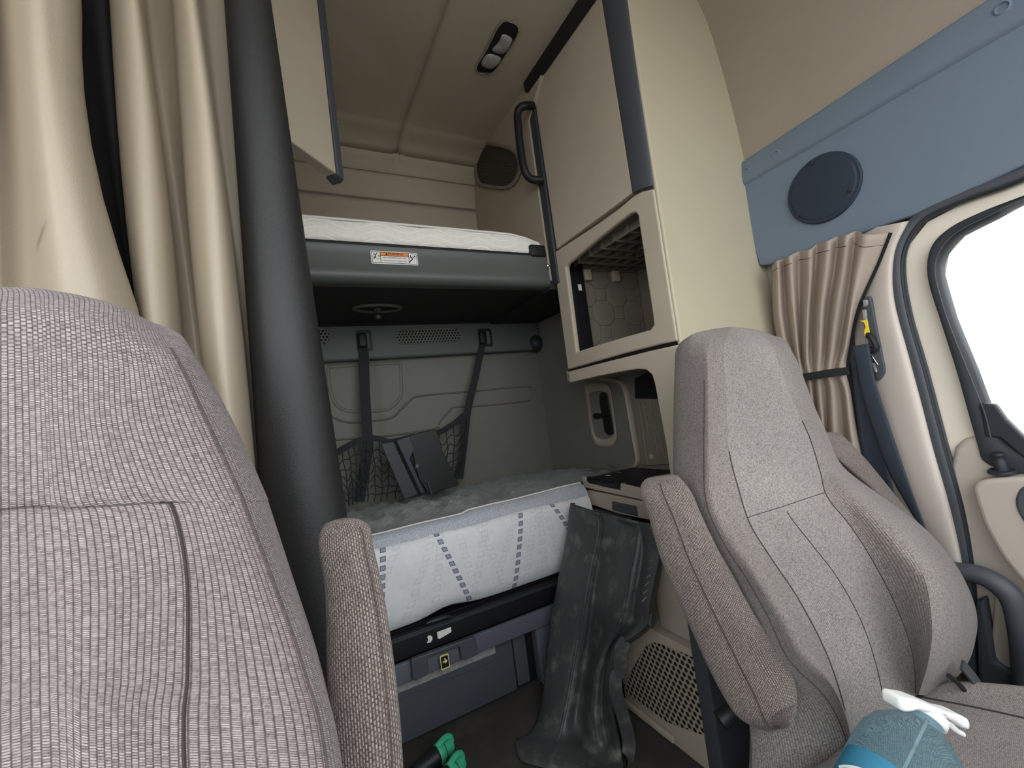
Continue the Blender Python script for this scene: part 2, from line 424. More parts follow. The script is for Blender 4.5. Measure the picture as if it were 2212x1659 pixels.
vs.view_transform = 'Standard'; vs.look = 'None'; vs.gamma = 1; vs.use_curve_mapping = False; vs.exposure = 0.06
bpy.context.scene.cycles.max_bounces = 10; bpy.context.scene.cycles.diffuse_bounces = 6
bpy.context.scene.cycles.sample_clamp_indirect = 6
#@@PART2
# ================================================================== THE SETTING
XR, YB, YREAR, ZC = 1.45, 0.845, 2.05, 2.27          # right wall, bulkhead, rear wall, ceiling
def pX(P, X): return [aX(x, y, X) for x, y in P]
def pY(P, Y): return [aY(x, y, Y) for x, y in P]
struct(MB().box((-.99, -.62, -.04), (1.52, YREAR+.04, 0)).build('floor', M['floor']))
struct(MB().plate([V(-.95, -.62, 0), V(-.95, YREAR, 0), V(-.95, YREAR, ZC+.02), V(-.95, -.62, ZC+.02)], (-.04, 0, 0),
       holes=[[V(-.95, y, z) for y, z in ((-.58, .12), (.52, .12), (.52, 1.85), (-.58, 1.85))]]).build('wall_left', M['headliner']))  # unseen wall; its wide opening is added to brighten the sleeper

# sleeper roof, cove and upper rear wall in one moulded headliner; a groove runs front to back
prof = [(-.62, 2.27), (.0, 2.27), (.3, 2.27), (.7, 2.27), (1.1, 2.27), (1.5, 2.27), (1.72, 2.27), (1.775, 2.268), (1.80, 2.262), (1.87, 2.255), (1.95, 2.222), (1.992, 2.175),
        (2.003, 2.155), (2.012, 2.148), (2.028, 2.10), (2.035, 2.04), (2.042, 2.02), (2.045, 1.98), (2.045, 1.7), (2.045, 1.39)]
xs = [-.97, -.6, -.2, .2, .45, .535, .553, .575, .597, .615, .7, .85, 1.03, 1.5]
dep = {.553: .45, .575: 1, .597: .45}
rows = []
for j, (y, z) in enumerate(prof):
    rows.append([V(x, y+(.012*dep.get(x, 0) if 8 < j < 11 else 0), z+(.026*dep.get(x, 0) if 2 < j < 11 else 0)) for x in xs])
_g = loft(rows, 3, 2)
struct(MB().grid(_g[:21]).build('ceiling', M['head_rear'], solid=.03, offset=-1, sharp=80))
struct(MB().grid(_g[20:]).build('wall_rear_upper', M['head_rear'], solid=.03, offset=-1, sharp=80))
# unseen cab front, added to shape the daylight: cowl, roof header, windshield opening
struct(MB().plate([V(x, -.62, z) for x, z in ((-.99, 0), (1.5, 0), (1.5, 2.3), (-.99, 2.3))], (0, -.03, 0),
       holes=[[V(x, -.62, z) for x, z in ((-.93, .70), (1.46, .70), (1.46, 2.18), (-.93, 2.18))]]).build('wall_front', M['headliner']))
# raised seam panel beside the cabinets
sp_ = [aZ(1112, -40, ZC-.012), aZ(1120, 0, ZC-.012), aZ(1146, 152, ZC-.012)]
struct(MB().plate([sp_[0], sp_[1], sp_[2], V(1.01, 1.37, ZC-.012), V(1.01, .9, ZC-.012), V(.6, .7, ZC-.012)], (0, 0, .02)).build('trim_1', M['headliner'], bevel=.004))
# embossed recess on the upper rear wall
em = [aY(x, y, 2.043) for x, y in ((640, 414), (800, 431), (930, 445), (975, 455), (988, 485), (995, 530))]
struct(MB().tube(em, (.010, .012), 10, sm=4).build('trim_2', M['head_rear']))

# lower rear wall with embossed lines
rw = MB().plate([V(-.95, YREAR, 0), V(1.31, YREAR, 0), V(1.31, YREAR, 1.42), V(-.95, YREAR, 1.42)], (0, .03, 0))
g = crop(660, 680, .28933)
def emboss(pts, r=.005, closed=False): rw.tube(pY(g(pts), YREAR-.0), (r, r*1.6), 8, closed=closed, sm=3)
emboss([(170, 430), (172, 400), (200, 388), (440, 372), (690, 362), (708, 385), (715, 580), (690, 640), (640, 690), (560, 715), (330, 720), (240, 680), (195, 600), (172, 480)], closed=True)
emboss([(160, 740), (260, 790), (360, 805), (520, 790), (640, 770), (700, 720), (790, 630), (840, 608), (1000, 590), (1200, 575), (1640, 535), (1675, 560), (1680, 620), (1640, 645), (1300, 680), (1110, 690), (1080, 710), (1000, 800), (960, 850), (600, 905), (180, 935)])
struct(rw.build('wall_rear', M['rear_wall'], sharp=60))

# right side of the sleeper: upper panel beside the top bunk, lower panel below the cabinets
struct(MB().box((.975, 1.41, 1.383), (1.31, YREAR, 1.42)).build('trim_7', M['under']))  # added ledge: closes a sky gap, black to keep that corner dark
struct(MB().plate([V(.985, 1.415, 1.40), V(.985, YREAR, 1.39), V(.985, YREAR, ZC), V(.985, 1.2, ZC), V(.985, 1.415, 2.1)], (.03, 0, 0)).build('wall_sleeper_upper', M['head_rear']))
XS = 1.27
sw = MB().plate([V(XS, .86, 0), V(XS, YREAR, 0), V(XS, YREAR, 1.39), V(XS, 1.425, 1.39), V(XS, 1.425, 1.015), V(XS, .86, 1.015)], (.04, 0, 0))
struct(sw.build('wall_sleeper_lower', M['side_wall']))
# bulkhead panel between cab and sleeper on the right
bk = [V(1.004, YB, 0), V(1.475, YB, 0), V(1.475, YB, ZC), V(1.004, YB, ZC)]
struct(MB().plate(bk, (0, .015, 0)).build('wall_bulkhead', M['beige_panel'], bevel=.006))

# right cab wall: outer skin with the window opening, padded headliner above the header panel
glass = [(2150, 470), (2075, 508), (2040, 548), (2032, 592), (2060, 690), (2105, 800), (2135, 880), (2170, 930), (2212, 960), (2520, 1075), (2520, 325), (2212, 436)]
struct(MB().plate([V(1.475, -.62, 0), V(1.475, YREAR+.03, 0), V(1.475, YREAR+.03, ZC+.02), V(1.475, -.62, ZC+.02)], (.03, 0, 0), holes=[pX(glass, 1.475)]).build('wall_right', M['headliner']))
wr = [(1.462, 1.30), (1.455, 1.6), (1.445, 1.72), (1.43, 1.86), (1.40, 2.03), (1.36, 2.17), (1.28, 2.262), (1.2, 2.275)]
rows = [[V(x, y, z) for y in (-.61, .0, .3, .6, .846)] for x, z in wr]
struct(MB().grid(loft(rows, 3, 4)).build('trim_4', M['headliner'], sharp=80))

# door, window and pillar on the right
door = thing('door_1', 'tan cab door', 'door', (XR, .3, 0)); del door['label'], door['category']; struct(door)
cream = [(2600, 225), (2212, 388), (2090, 434), (2003, 480), (1960, 535), (1950, 600), (1968, 690), (2001, 800), (2043, 950), (2062, 1010), (2140, 1010), (2110, 955), (2066, 800),
         (2034, 700), (2004, 600), (2011, 535), (2052, 492), (2122, 457), (2212, 422), (2600, 275)]
MB().plate(pX(cream, 1.458), (.015, 0, 0)).build('door_frame', M['cream'], door)
pan = [(2052, 1010), (2062, 966), (2080, 950), (2104, 942), (2152, 940), (2180, 955), (2212, 982), (2500, 1110), (2500, 1950), (2180, 1900), (2118, 1560), (2096, 1300), (2082, 1180)]
MB().plate(pX(pan, 1.44), (.03, 0, 0)).build('door_panel', M['door_tan'], door, bevel=.01)
bul = [(2097, 1050), (2120, 1036), (2212, 1030), (2450, 1075), (2480, 1420), (2330, 1340), (2212, 1264), (2160, 1200), (2122, 1130)]
MB().plate(roundpoly(pX(bul, 1.395), .02), (.05, 0, 0)).build('upper_bolster', M['door_tan'], door, bevel=.014)
low = [(2150, 1250), (2212, 1310), (2450, 1480), (2450, 1700), (2170, 1540), (2140, 1400)]
MB().plate(roundpoly(pX(low, 1.425), .02), (.03, 0, 0)).build('lower_panel', M['door_tan'], door, bevel=.012)
pk = [(2106, 1300), (2128, 1290), (2150, 1430), (2212, 1466), (2450, 1560), (2450, 1800), (2130, 1620), (2110, 1450)]
MB().plate(pX(pk, 1.415), (.03, 0, 0)).build('map_pocket', M['slate_dark'], door, bevel=.01)
sk = pX([(2192, 1075), (2206, 1050), (2260, 1040), (2330, 1090), (2330, 1200), (2260, 1190), (2212, 1130), (2194, 1100)], 1.39)
MB().plate(roundpoly(sk, .015), (.02, 0, 0)).build('switch_plate', M['slate_dark'], door, bevel=.005)
kb = aX(2165, 1020, 1.425)
MB().lathe([(.024, 0), (.024, .003), (.021, .006), (.012, .006), (.011, .026), (.008, .030), (.008, .036), (.011, .041), (.010, .046), (.0, .048)], kb, (-.15, 0, 1), 20).build('lock_knob', M['seal'], door)
hd = [(2030, 1215), (2062, 1232), (2110, 1240), (2155, 1262), (2190, 1300), (2207, 1370), (2213, 1450), (2222, 1560)]
MB().tube([aX(x, y, 1.41 if i == 0 else (1.385 if i < 6 else 1.40)) for i, (x, y) in enumerate(hd)], [.017, .020, .021, .022, .022, .022, .021, .019], 14, sm=4).build('door_handle', M['slate_dark'], door)
seal = [(2600, 195), (2212, 376), (2085, 423), (1990, 468), (1948, 528), (1940, 592), (1955, 685), (1988, 800), (2030, 960), (2068, 1100), (2090, 1230), (2098, 1350), (2106, 1500), (2120, 1640)]
MB().tube(pX(seal, 1.445), .0165, 12, sm=4).build('door_seal', M['slate_dark'], door)
MB().tube(pX([(x+9, y+4) for x, y in seal], 1.436), .005, 8, sm=4).build('seal_lip', M['seal'], door)

win = thing('window_1', 'w', 'w', (1.46, .1, .7)); del win['label'], win['category']; struct(win)
outer = [(2600, 275), (2212, 422), (2122, 457), (2052, 492), (2011, 535), (2004, 600), (2034, 700), (2066, 800), (2110, 955), (2130, 1000), (2212, 1030), (2600, 1180)]
inner = [(2560, 310), (2212, 436), (2150, 470), (2075, 508), (2040, 548), (2032, 592), (2060, 690), (2105, 800), (2135, 880), (2170, 930), (2212, 960), (2560, 1080)]
f = MB()
A = cr(pX(outer, 1.435), 4); B = cr(pX(inner, 1.445), 4); rowsA = [[a+V(.03, 0, 0), a, a.lerp(b, .5)+V(-.008, 0, 0), b, b+V(.03, 0, 0)] for a, b in zip(A, B)]
f.grid(rowsA).build('window_frame', M['seal'], win, sharp=70)
MB().tube(pX([(2560, 300), (2212, 430), (2140, 464), (2066, 502), (2028, 545), (2020, 596), (2048, 695), (2090, 800), (2126, 890), (2140, 945)], 1.428), .0014, 6, sm=4).build('weatherstrip', M['slate_dark'], win)
wing = pX([(2118, 870), (2150, 874), (2172, 905), (2212, 945), (2400, 1015), (2400, 1060), (2212, 990), (2160, 946), (2126, 943)], 1.43)
MB().plate(wing, (.02, 0, 0)).build('corner_cover', M['seal'], win, bevel=.004)
MB().plate(pX([(a*1.0, b) for a, b in glass], 1.49), (.004, 0, 0)).build('pane', M['window'], win)

pl = [(1846, 495), (1882, 498), (1975, 472), (1936, 530), (1928, 592), (1943, 685), (1976, 800), (2018, 960), (2057, 1100), (2080, 1215), (2078, 1240), (2060, 1228), (1992, 1215), (1930, 1100), (1880, 980), (1850, 800)]
Lc = [(1846, 500), (1846, 600), (1846, 700), (1850, 800), (1862, 900), (1890, 1000), (1930, 1100), (1985, 1200), (1990, 1300)]
Rc = [(1968, 476), (1936, 545), (1934, 640), (1965, 760), (1995, 870), (2022, 975), (2058, 1100), (2082, 1215), (2088, 1300)]
rows = []
for a, b in zip(Lc, Rc):
    rows.append([aX(*a, 1.455), aX(*a, 1.44).lerp(aX(*b, 1.43), .3), aX(*a, 1.435).lerp(aX(*b, 1.415), .6), aX(*a, 1.435).lerp(aX(*b, 1.418), .9), aX(*b, 1.445), aX(*b, 1.46)])
struct(MB().grid(loft(rows, 4, 4)).build('trim_5', M['pillar'], sharp=80))

# lower rear trim strip under the top bunk
struct_strip = thing('trim_6', 'x', 'x', (.2, 2.0, 1.23)); del struct_strip['label'], struct_strip['category']; struct(struct_strip)
MB().box((-.95, 1.995, 1.235), (1.27, YREAR-.003, 1.40), .012).build('rear_strip', M['rear_trim'], struct_strip)
MB().tube([V(-.95, 1.985, 1.40), V(.9, 1.985, 1.40), V(1.05, 1.94, 1.40), V(1.2, 1.75, 1.395), V(1.255, 1.5, 1.39)], .013, 10, sm=4).build('rear_lip', M['under'], struct_strip)
def pill(cx, cy, w_, h_, n=8): return [V(cx+x, 1.992, cy+y) for x, y in rrect(w_, h_, h_/2-.001, n)]
def vent(pl_, pr_, name, label):
    a, b = aY(*pl_, 1.992), aY(*pr_, 1.992); c = (a+b)/2; L = abs(b.x-a.x)
    t = thing(name, label, 'vent', c, 'air vents in the rear trim')
    MB().plate(pill(c.x, c.z, L, .078), (0, .004, 0), holes=[pill(c.x, c.z, L-.014, .064)]).build('rim', M['rear_trim'], t, bevel=.0015)
    MB().plate(pill(c.x, c.z, L-.012, .066), (0, .004, 0)).build('grille', M['vent'], t)
vent((852, 724), (996, 726), 'air_vent', 'long pill-shaped perforated air vent between the two net straps, under the top bunk')
vent((560, 730), (716, 728), 'air_vent', 'perforated air vent partly hidden by the black curtain, left of the net strap')
l = aY(1158, 742, 1.992)
t = thing('reading_lamp', 'small oval lamp in the dark corner under the right end of the top bunk', 'lamp', l)
MB().lathe([(.0, .012), (.03, .010), (.042, .0), (.046, -.012)], l, (-.2, -1, -.2), 24).build('housing', M['under'], t)
MB().lathe([(.0, .016), (.014, .014), (.018, .011)], l, (-.2, -1, -.2), 20).build('lens', M['slate_deep'], t)
# ================================================================== BUNKS
from mathutils import noise as mn
def extrude_x(prof, x0, x1, n=2):
    return [[V(x0+(x1-x0)*k/(n-1), y, z) for y, z in prof] for k in range(n)]
ub = thing('upper_bunk', 'charcoal fold-down top bunk with a warning label on its front', 'bunk', (.1, 1.7, 1.39))
pf = [(1.44, 1.525), (1.412, 1.525), (1.409, 1.518), (1.412, 1.510), (1.411, 1.49), (1.408, 1.455), (1.404, 1.438), (1.400, 1.424), (1.402, 1.410), (1.412, 1.398), (1.43, 1.393), (1.46, 1.393), (1.46, 1.525)]
MB().grid(extrude_x(pf, -.9, .975), closed=True, cap=True).build('front_panel', M['bunk'], ub, sharp=50)
MB().tube([V(-.9, 1.412, 1.524), V(.93, 1.412, 1.524)], .0055, 8).build('edge_trim', M['black'], ub)
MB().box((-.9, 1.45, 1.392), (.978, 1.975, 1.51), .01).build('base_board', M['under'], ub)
bq = [aY(x, y, 1.405) for x, y in ((1154, 532), (1160, 524), (1178, 524), (1196, 540), (1199, 600), (1158, 575))]
MB().box((.905, 1.402, 1.515), (.976, 1.45, 1.565), .008).build('end_bracket', M['black'], ub)
sc = aY(1184, 574, 1.404); MB().lathe([(.006, 0), (.006, .003), (.003, .005)], sc, (0, -1, 0), 14).build('screw', M['chrome'], ub)
rc = aZ(816, 664, 1.392)
lt = MB().tube([rc+V(.088*math.cos(a), .050*math.sin(a), -.004) for a in [k*math.pi/16 for k in range(32)]], (.007, .009), 8, closed=True).build('latch_ring', M['bunk'], ub)
MB().lathe([(.014, 0), (.014, .006), (.006, .010), (.006, .02), (.012, .026), (.013, .034), (.008, .042), (.0, .044)], rc+V(.0, .01, 0), (0, -.1, -1), 16).build('latch_knob', M['chrome' if 0 else 'metal'], ub)
# warning label
o_ = aY(853, 557.5, 1.4075); u_ = V(1, 0, 0); n_ = V(0, -1, 0)
LW, LH = abs(aY(903, 560, 1.408).x-aY(802, 556, 1.408).x), .044
lb = MB().plate([o_+V(x, 0, z) for x, z in rrect(LW, LH, .004)], (0, .0015, 0)).build('warning_label', M['white'], ub)
lb['label'] = 'white warning sticker with an orange WARNING band and two pictograms'
def lrect(x0, x1, z0, z1, y): return [o_+V(x, y, z) for x, z in ((x0, z0), (x1, z0), (x1, z1), (x0, z1))]
a_, b_ = LW/2-.003, LH/2-.003
fr = MB(); fr.plate(lrect(-a_, a_, -b_, b_, -.0003), (0, .0002, 0), holes=[lrect(-a_+.0016, a_-.0016, -b_+.0016, b_-.0016, -.0003)])
for x in (-a_+.028, a_-.028): fr.plate(lrect(x-.0008, x+.0008, -b_, b_, -.0003), (0, .0002, 0))
fr.plate(lrect(-a_+.028, a_-.028, .0055, .007, -.0003), (0, .0002, 0))
def stroke(pts, r=.0012):
    for p, q in zip(pts, pts[1:]): fr.tube([o_+V(p[0], -.0003, p[1]), o_+V(q[0], -.0003, q[1])], r, 5)
X0 = -a_+.0035
stroke([(X0+.002, .014), (X0+.009, .006), (X0+.014, .015)]); stroke([(X0+.009, .006), (X0+.008, -.001), (X0+.002, -.005)], .0017); stroke([(X0+.008, -.001), (X0+.001, .004)]); stroke([(X0+.017, .0045), (X0+.023, .004)], .0016)
stroke([(X0+.011, -.004), (X0+.0245, -.004)], .0008)
X1 = a_-.0345
stroke([(X1+.014, .012), (X1+.013, .006), (X1+.020, -.001), (X1+.010, -.009), (X1+.008, -.014)], .0018); stroke([(X1+.013, .006), (X1+.024, .005)], .001); stroke([(X1+.025, .009), (X1+.029, .009)], .003); stroke([(X1+.022, .004), (X1+.031, .003)], .0007)
fr.build('label_print', M['ink'], lb)
MB().plate(lrect(-a_+.0288, a_-.0288, .007, b_-.0016, -.0002), (0, .0001, 0)).build('orange_band', M['orange'], lb)
tz = (.007+b_)/2
text('warning_text', 'WARNING', .0105, o_+V(.004, -.0005, tz), u_, (0, 0, 1), M['ink'], lb)
tri = MB().plate([o_+V(x, -.0005, tz+z) for x, z in ((-.031, -.004), (-.022, -.004), (-.0265, .004))], (0, .0002, 0)); tri.build('warning_triangle', M['ink'], lb)
text('small_print', 'Keep up and locked when vehicle in motion', .0044, o_+V(0, -.0004, .0005), u_, (0, 0, 1), M['ink'], lb)
text('small_print', 'Always latch restraint in occupied and used', .0044, o_+V(0, -.0004, -.010), u_, (0, 0, 1), M['ink'], lb)

um = thing('mattress', 'thin cream quilted mattress on the top bunk', 'mattress', (.1, 1.7, 1.526))
pm = [(1.440, 1.527), (1.424, 1.530), (1.417, 1.545), (1.416, 1.575), (1.419, 1.598), (1.430, 1.609), (1.46, 1.614), (1.94, 1.614), (1.97, 1.60), (1.98, 1.56), (1.97, 1.53), (1.94, 1.527)]
rows = []
for k in range(40):
    x = -.88+1.85*k/39
    sag = .035*max(0, (x-.80)/.17)**2
    rows.append([V(x, y+.002*math.sin(x*31), z-(sag*(z-1.527)/.087 if z > 1.54 else 0)+.002*math.sin(x*23+y*9)*(z > 1.57)) for y, z in pm])
MB().grid(rows, closed=True, cap=True).build('body', M['wavy'], um, sharp=70)
MB().tube([V(-.88+1.84*k/30, 1.422, 1.607-.035*max(0, (-.88+1.84*k/30-.80)/.17)**2) for k in range(31)], .004, 8).build('piping', M['white'], um)

zf = lambda x, y, Y: aY(x, y, Y).z
Z_MB, Z_RAIL, Z_BAR = .318, zf(1000, 1374, 1.33), zf(1000, 1425, 1.32)
lm = thing('mattress', 'thick lower bunk mattress with a white patterned front and rumpled grey top', 'mattress', (.1, 1.7, Z_MB))
pm = [(1.44, .318), (1.375, .320), (1.352, .332), (1.343, .37), (1.340, .42), (1.340, .48), (1.343, .53), (1.350, .556), (1.358, .568)]
rows = []
for k in range(60):
    x = -.88+1.862*k/59
    lift = .016*math.exp(-((x-.40)/.07)**2)
    rows.append([V(x, y+.0025*mn.noise(V(x*9, z*9, 0)), z+(lift if z < .345 else lift*.3)+.003*math.sin(x*11)*(z > .5)) for y, z in pm]+[V(x, 1.42, .57), V(x, 1.98, .54), V(x, 1.98, .318)])
m_ = MB().grid(rows, closed=True, cap=True); m_.box((.97, 1.425, .318), (1.235, 1.98, .54))
m_.build('body', M['ticking'], lm, sharp=60)
def edge_y(x): return 1.398+.012*mn.noise(V(x*6, 3, 0))
def edge_z(x): return .603+.008*mn.noise(V(x*5, 7, 0))+(.006 if x > .5 else 0)
rows = []
for k in range(80):
    x = -.88+1.862*k/79; ey, ez = edge_y(x), edge_z(x)
    w1 = .004*mn.noise(V(x*26, 1, 0)); a, b = V(x, 1.3565, .566), V(x, ey, ez)
    rows.append([a, a.lerp(b, .25)+V(0, -.004, .007+w1), a.lerp(b, .5)+V(0, -.004, .010-w1), a.lerp(b, .8)+V(0, -.001, .006), b, V(x, ey+.02, ez-.02)])
MB().grid(rows).build('knit_border', M['border'], lm, sharp=80)
MB().tube([V(-.88+1.862*k/79, edge_y(-.88+1.862*k/79), edge_z(-.88+1.862*k/79)) for k in range(80)], .0028, 6).build('piping', M['white'], lm)
rows = []
NX, NY = 150, 60
for i in range(NX+1):
    x = -.88+2.125*i/NX; r = []
    for j in range(NY+1):
        v = j/NY; y0 = edge_y(x) if x < .982 else 1.42
        y = y0+(2.035-y0)*v; p = V(x*4.2+y*1.5, y*5.5, 0)
        amp = (.014+.032*max(0, 1-abs(x-.42)/.6)*(1-.5*v))*min(1, v*6+.15)
        wr_ = (1-abs(mn.noise(p*1.3)))**3*1.6+(1-abs(mn.noise(p*2.7+V(5, 1, 2))))**3*.7-1.1
        z = edge_z(min(x, .98))-.006-.020*v+amp*wr_-.012*v*v
        r.append(V(x, y, z))
    rows.append(r)
MB().grid(rows).build('grey_sheet', M['sheet'], lm, sharp=80)

bb = thing('bunk_base', 'black rail and dark posts carrying the lower bunk', 'bunk', (.1, 1.5, 0))
MB().box((-.9, 1.332, Z_RAIL-.004), (.98, 1.37, Z_MB-.004), .004).build('front_rail', M['black'], bb)
MB().box((-.9, 1.325, Z_MB-.018), (.98, 1.36, Z_MB-.007), .003).build('rail_flange', M['seal'], bb)
MB().box((-.9, 1.38, 0), (.98, 2.0, Z_MB-.004)).build('base_box', M['black'], bb)
q8 = crop(840, 1280, .22844)
xr0 = aY(1112, 1400, 1.345).x; xr1 = aY(1142, 1400, 1.345).x; xr2 = aY(1160, 1400, 1.345).x
MB().box((xr0, 1.352, .02), (xr1-.004, 1.378, Z_BAR), .004).build('post', M['slate_dark'], bb)
MB().box((xr2, 1.335, .0), (.82, 1.378, Z_BAR+.01), .006).build('post', M['slate_bar'], bb)
bs = aY(1162, 1477, 1.36); MB().lathe([(.006, 0), (.006, .003), (.003, .005)], bs, (0, -1, 0), 12).build('bolt', M['metal'], bb)
MB().plate([aY(x, y, 1.3315) for x, y in q8([(455, 375), (588, 325), (592, 372), (480, 438), (462, 432)])], (0, .001, 0)).build('sticker', M['white'], bb)
MB().plate([aY(x, y, 1.3315) for x, y in q8([(362, 425), (372, 408), (395, 405), (412, 420), (412, 445), (395, 470), (370, 478), (358, 472), (372, 455), (372, 438)])], (0, .001, 0)).build('sticker', M['white'], bb)
MB().tube([aY(x, y, 1.325) for x, y in q8([(355, 292), (440, 262), (530, 236), (600, 232)])], [.004, .007, .007, .004], 8, sm=3).build('pull_tab', M['black'], bb)

dr = thing('under_bunk_drawer', 'dark grey storage drawer under the lower bunk with a slate handle bar', 'drawer', (.1, 1.36, 0))
MB().box((-.9, 1.352, .012), (xr0-.004, 1.378, Z_BAR+.01), .005).build('drawer_front', M['slate_dark'], dr)
MB().box((-.9, 1.318, Z_BAR), (.80, 1.334, Z_RAIL-.006), .004).build('handle_bar', M['slate_bar'], dr)
bo = [(212, 645), (225, 632), (800, 420), (822, 422), (842, 575), (838, 590), (715, 643), (690, 640), (672, 520), (655, 514), (385, 612), (370, 625), (378, 765), (365, 778), (245, 838), (228, 832)]
MB().plate([aY(x, y, 1.302) for x, y in q8(bo)], (0, .017, 0)).build('handle', M['slate_dark'], dr, bevel=.003)
MB().plate([aY(x, y, 1.348) for x, y in q8([(-300, 1040), (1003, 508), (1010, 572), (-300, 1110)])], (0, .003, 0)).build('metal_strip', M['alu'], dr)
MB().plate([aY(x, y, 1.3495) for x, y in q8([(-300, 1110), (1010, 574), (1012, 610), (980, 655), (-300, 1180)])], (0, .003, 0)).build('ledge', M['slate_dark'], dr, bevel=.002)
ac = [aY(x, y, 1.300) for x, y in q8([(480, 603), (562, 573), (580, 702), (498, 738)])]
al = MB().plate(roundpoly(ac, .004), (0, .002, 0)).build('arrow_label', M['yellow_ink'], dr); al['label'] = 'black latch tag with a yellow border and arrow'
cn = sum(ac, V(0, 0, 0))/4
MB().plate(roundpoly([cn+(p-cn)*.82+V(0, -.0006, 0) for p in ac], .003), (0, .0004, 0)).build('tag_face', M['ink'], al)
MB().plate([aY(x, y, 1.2985) for x, y in q8([(508, 655), (528, 645), (522, 618), (556, 642), (536, 672), (532, 658), (512, 668)])], (0, .0004, 0)).build('arrow', M['yellow_ink'], al)

# ================================================================== TALL CABINET on the right
tc = thing('tall_cabinet', 'tall tan cabinet with a large door above an open cubby, right of the bunks', 'cabinet', (1.2, 1.1, 0))
XC = 1.0
def f4(P, X=XC): return pX(P, X)
door_p = [(1150, 186), (1158, 160), (1253, -6), (1300, -90), (1360, -160), (1290, -60), (1300, 0), (1366, 416), (1202, 539)]
door_p = [(1150, 182), (1200, 86), (1252, -8), (1290, -78), (1300, 0), (1366, 416), (1202, 539)]
MB().plate(f4(door_p), (.022, 0, 0)).build('cabinet_door', M['tan'], tc, bevel=.004)
hp = [(1286, -80), (1342, -80), (1354, 0), (1411, 396), (1408, 402), (1385, 404), (1364, 418), (1300, 0)]
L_ = [(1286, -86), (1300, 0), (1333, 208), (1366, 417)]; R_ = [(1340, -86), (1352, 0), (1382, 208), (1411, 400)]
rows = []
for a, b in zip(L_, R_):
    p, q = aX(*a, XC), aX(*b, XC); rows.append([p+V(.02, 0, 0), p, p.lerp(q, .35)+V(-.006, 0, 0), p.lerp(q, .75)+V(-.004, 0, 0), q+V(.004, 0, 0), q+V(.02, 0, 0)])
MB().grid(loft(rows, 3, 4), cap=False).build('door_handle', M['handle_slate'], tc, sharp=60)
tt = [(1140, 182), (1226, 0), (1262, -74), (1300, -74), (1252, 0), (1153, 178), (1152, 196)]
a, b = aX(1148, 178, .985), aX(1300, -130, .985)
MB().box((.968, .9, ZC-.07), (1.0, 1.39, ZC-.002), .006).build('top_trim', M['black'], tc)
sd = [(1148, 186), (1153, 186), (1206, 545), (1197, 549)]
MB().box((.992, 1.372, 1.40), (1.03, 1.414, ZC-.06), .004).build('side_trim', M['slate_deep'], tc)
# cubby frame and liner
c4 = crop(1180, 400, .27737)
fo = c4([(46, 560), (70, 515), (400, 300), (560, 185), (680, 80), (740, 48), (835, 28), (1020, 1214), (900, 1236), (600, 1312), (300, 1398), (165, 1438), (60, 640)])
fi = c4([(150, 640), (165, 610), (215, 575), (420, 400), (560, 290), (655, 220), (690, 212), (712, 235), (720, 300), (828, 1030), (835, 1085), (808, 1125), (600, 1185), (400, 1244), (262, 1290), (232, 1300)])
fo3 = f4(fo); fi3 = f4(fi)
MB().plate(fo3, (.022, 0, 0), holes=[fi3]).build('cubby_frame', M['tan'], tc, bevel=.006)
zl = [p.z for p in fi3]; yl = [p.y for p in fi3]
y0, y1, z0, z1 = YB+.02, 1.40, min(zl)-.012, max(zl)+.006
lin_ = MB()
MB().box((1.03, .875, z1+.012), (1.40, 1.405, ZC-.02)).build('carcass', M['tan'], tc)
for a, b in (((1.022, y0, z0-.01), (1.45, y1, z0)), ((1.022, y0-.004, z0), (1.45, y0, z1)), ((1.443, y0, z0), (1.45, y1, z1)), ((1.022, y1-.006, z0), (1.45, y1, z1)), ((1.022, y0, z1), (1.45, y1, z1+.01))): lin_.box(a, b)
lin_.build('cubby_liner', M['tan_dark'], tc)
rb = MB()
for k in range(8):
    y = y0+.03+k*(y1-y0-.04)/7; rb.box((1.06, y-.004, z1-.028), (1.44, y+.004, z1))
for k in range(7):
    x = 1.075+k*.056; rb.box((x-.003, y0, z1-.024), (x+.003, y1-.006, z1))
rb.build('ribbed_top', M['tan_dark'], tc)
# rear face of the cubby: octagon and square padding pattern
yo = y1-.007; oc = MB()
def tile(cx, cz, pts):
    q = []
    for a, b in pts:
        p = V(min(max(cx+a, 1.125), 1.440), yo, min(max(cz+b, z0+.001), z1-.03))
        if not q or (p-q[-1]).length > 1e-4: q.append(p)
    if len(q) > 2 and (q[0]-q[-1]).length < 1e-4: q.pop()
    if len(q) > 2 and max(p.x for p in q)-min(p.x for p in q) > .008 and max(p.z for p in q)-min(p.z for p in q) > .008: oc.plate(q, (0, -.004, 0))
h_, s_ = .054, .025
for i in range(-6, 8):
    for j in range(-6, 8):
        cx, cz = 1.13+.085*(i+j), z0+.10+.080*(i-j)
        tile(cx, cz, [(h_, s_), (s_, h_), (-s_, h_), (-h_, s_), (-h_, -s_), (-s_, -h_), (s_, -h_), (h_, -s_)])
        tile(cx+.085, cz, [(s_, s_), (-s_, s_), (-s_, -s_), (s_, -s_)])
oc.build('padded_pattern', M['tan_dark'], tc, bevel=.0015)
for x in (1.145, 1.30):
    MB().box((x-.014, yo-.022, z1-.075), (x+.022, yo, z1-.028), .005).build('hinge_boss', M['tan'], tc)
rl = MB().box((1.026, yo-.035, z0), (1.112, yo-.004, z1-.012), .003).box((1.060, yo-.038, z0), (1.066, yo-.03, z1-.02)); rl.build('black_rail', M['black'], tc)
MB().box((1.075, yo-.0362, z1-.125), (1.092, yo-.0352, z1-.10)).build('sticker', M['white'], tc)
fl = MB()
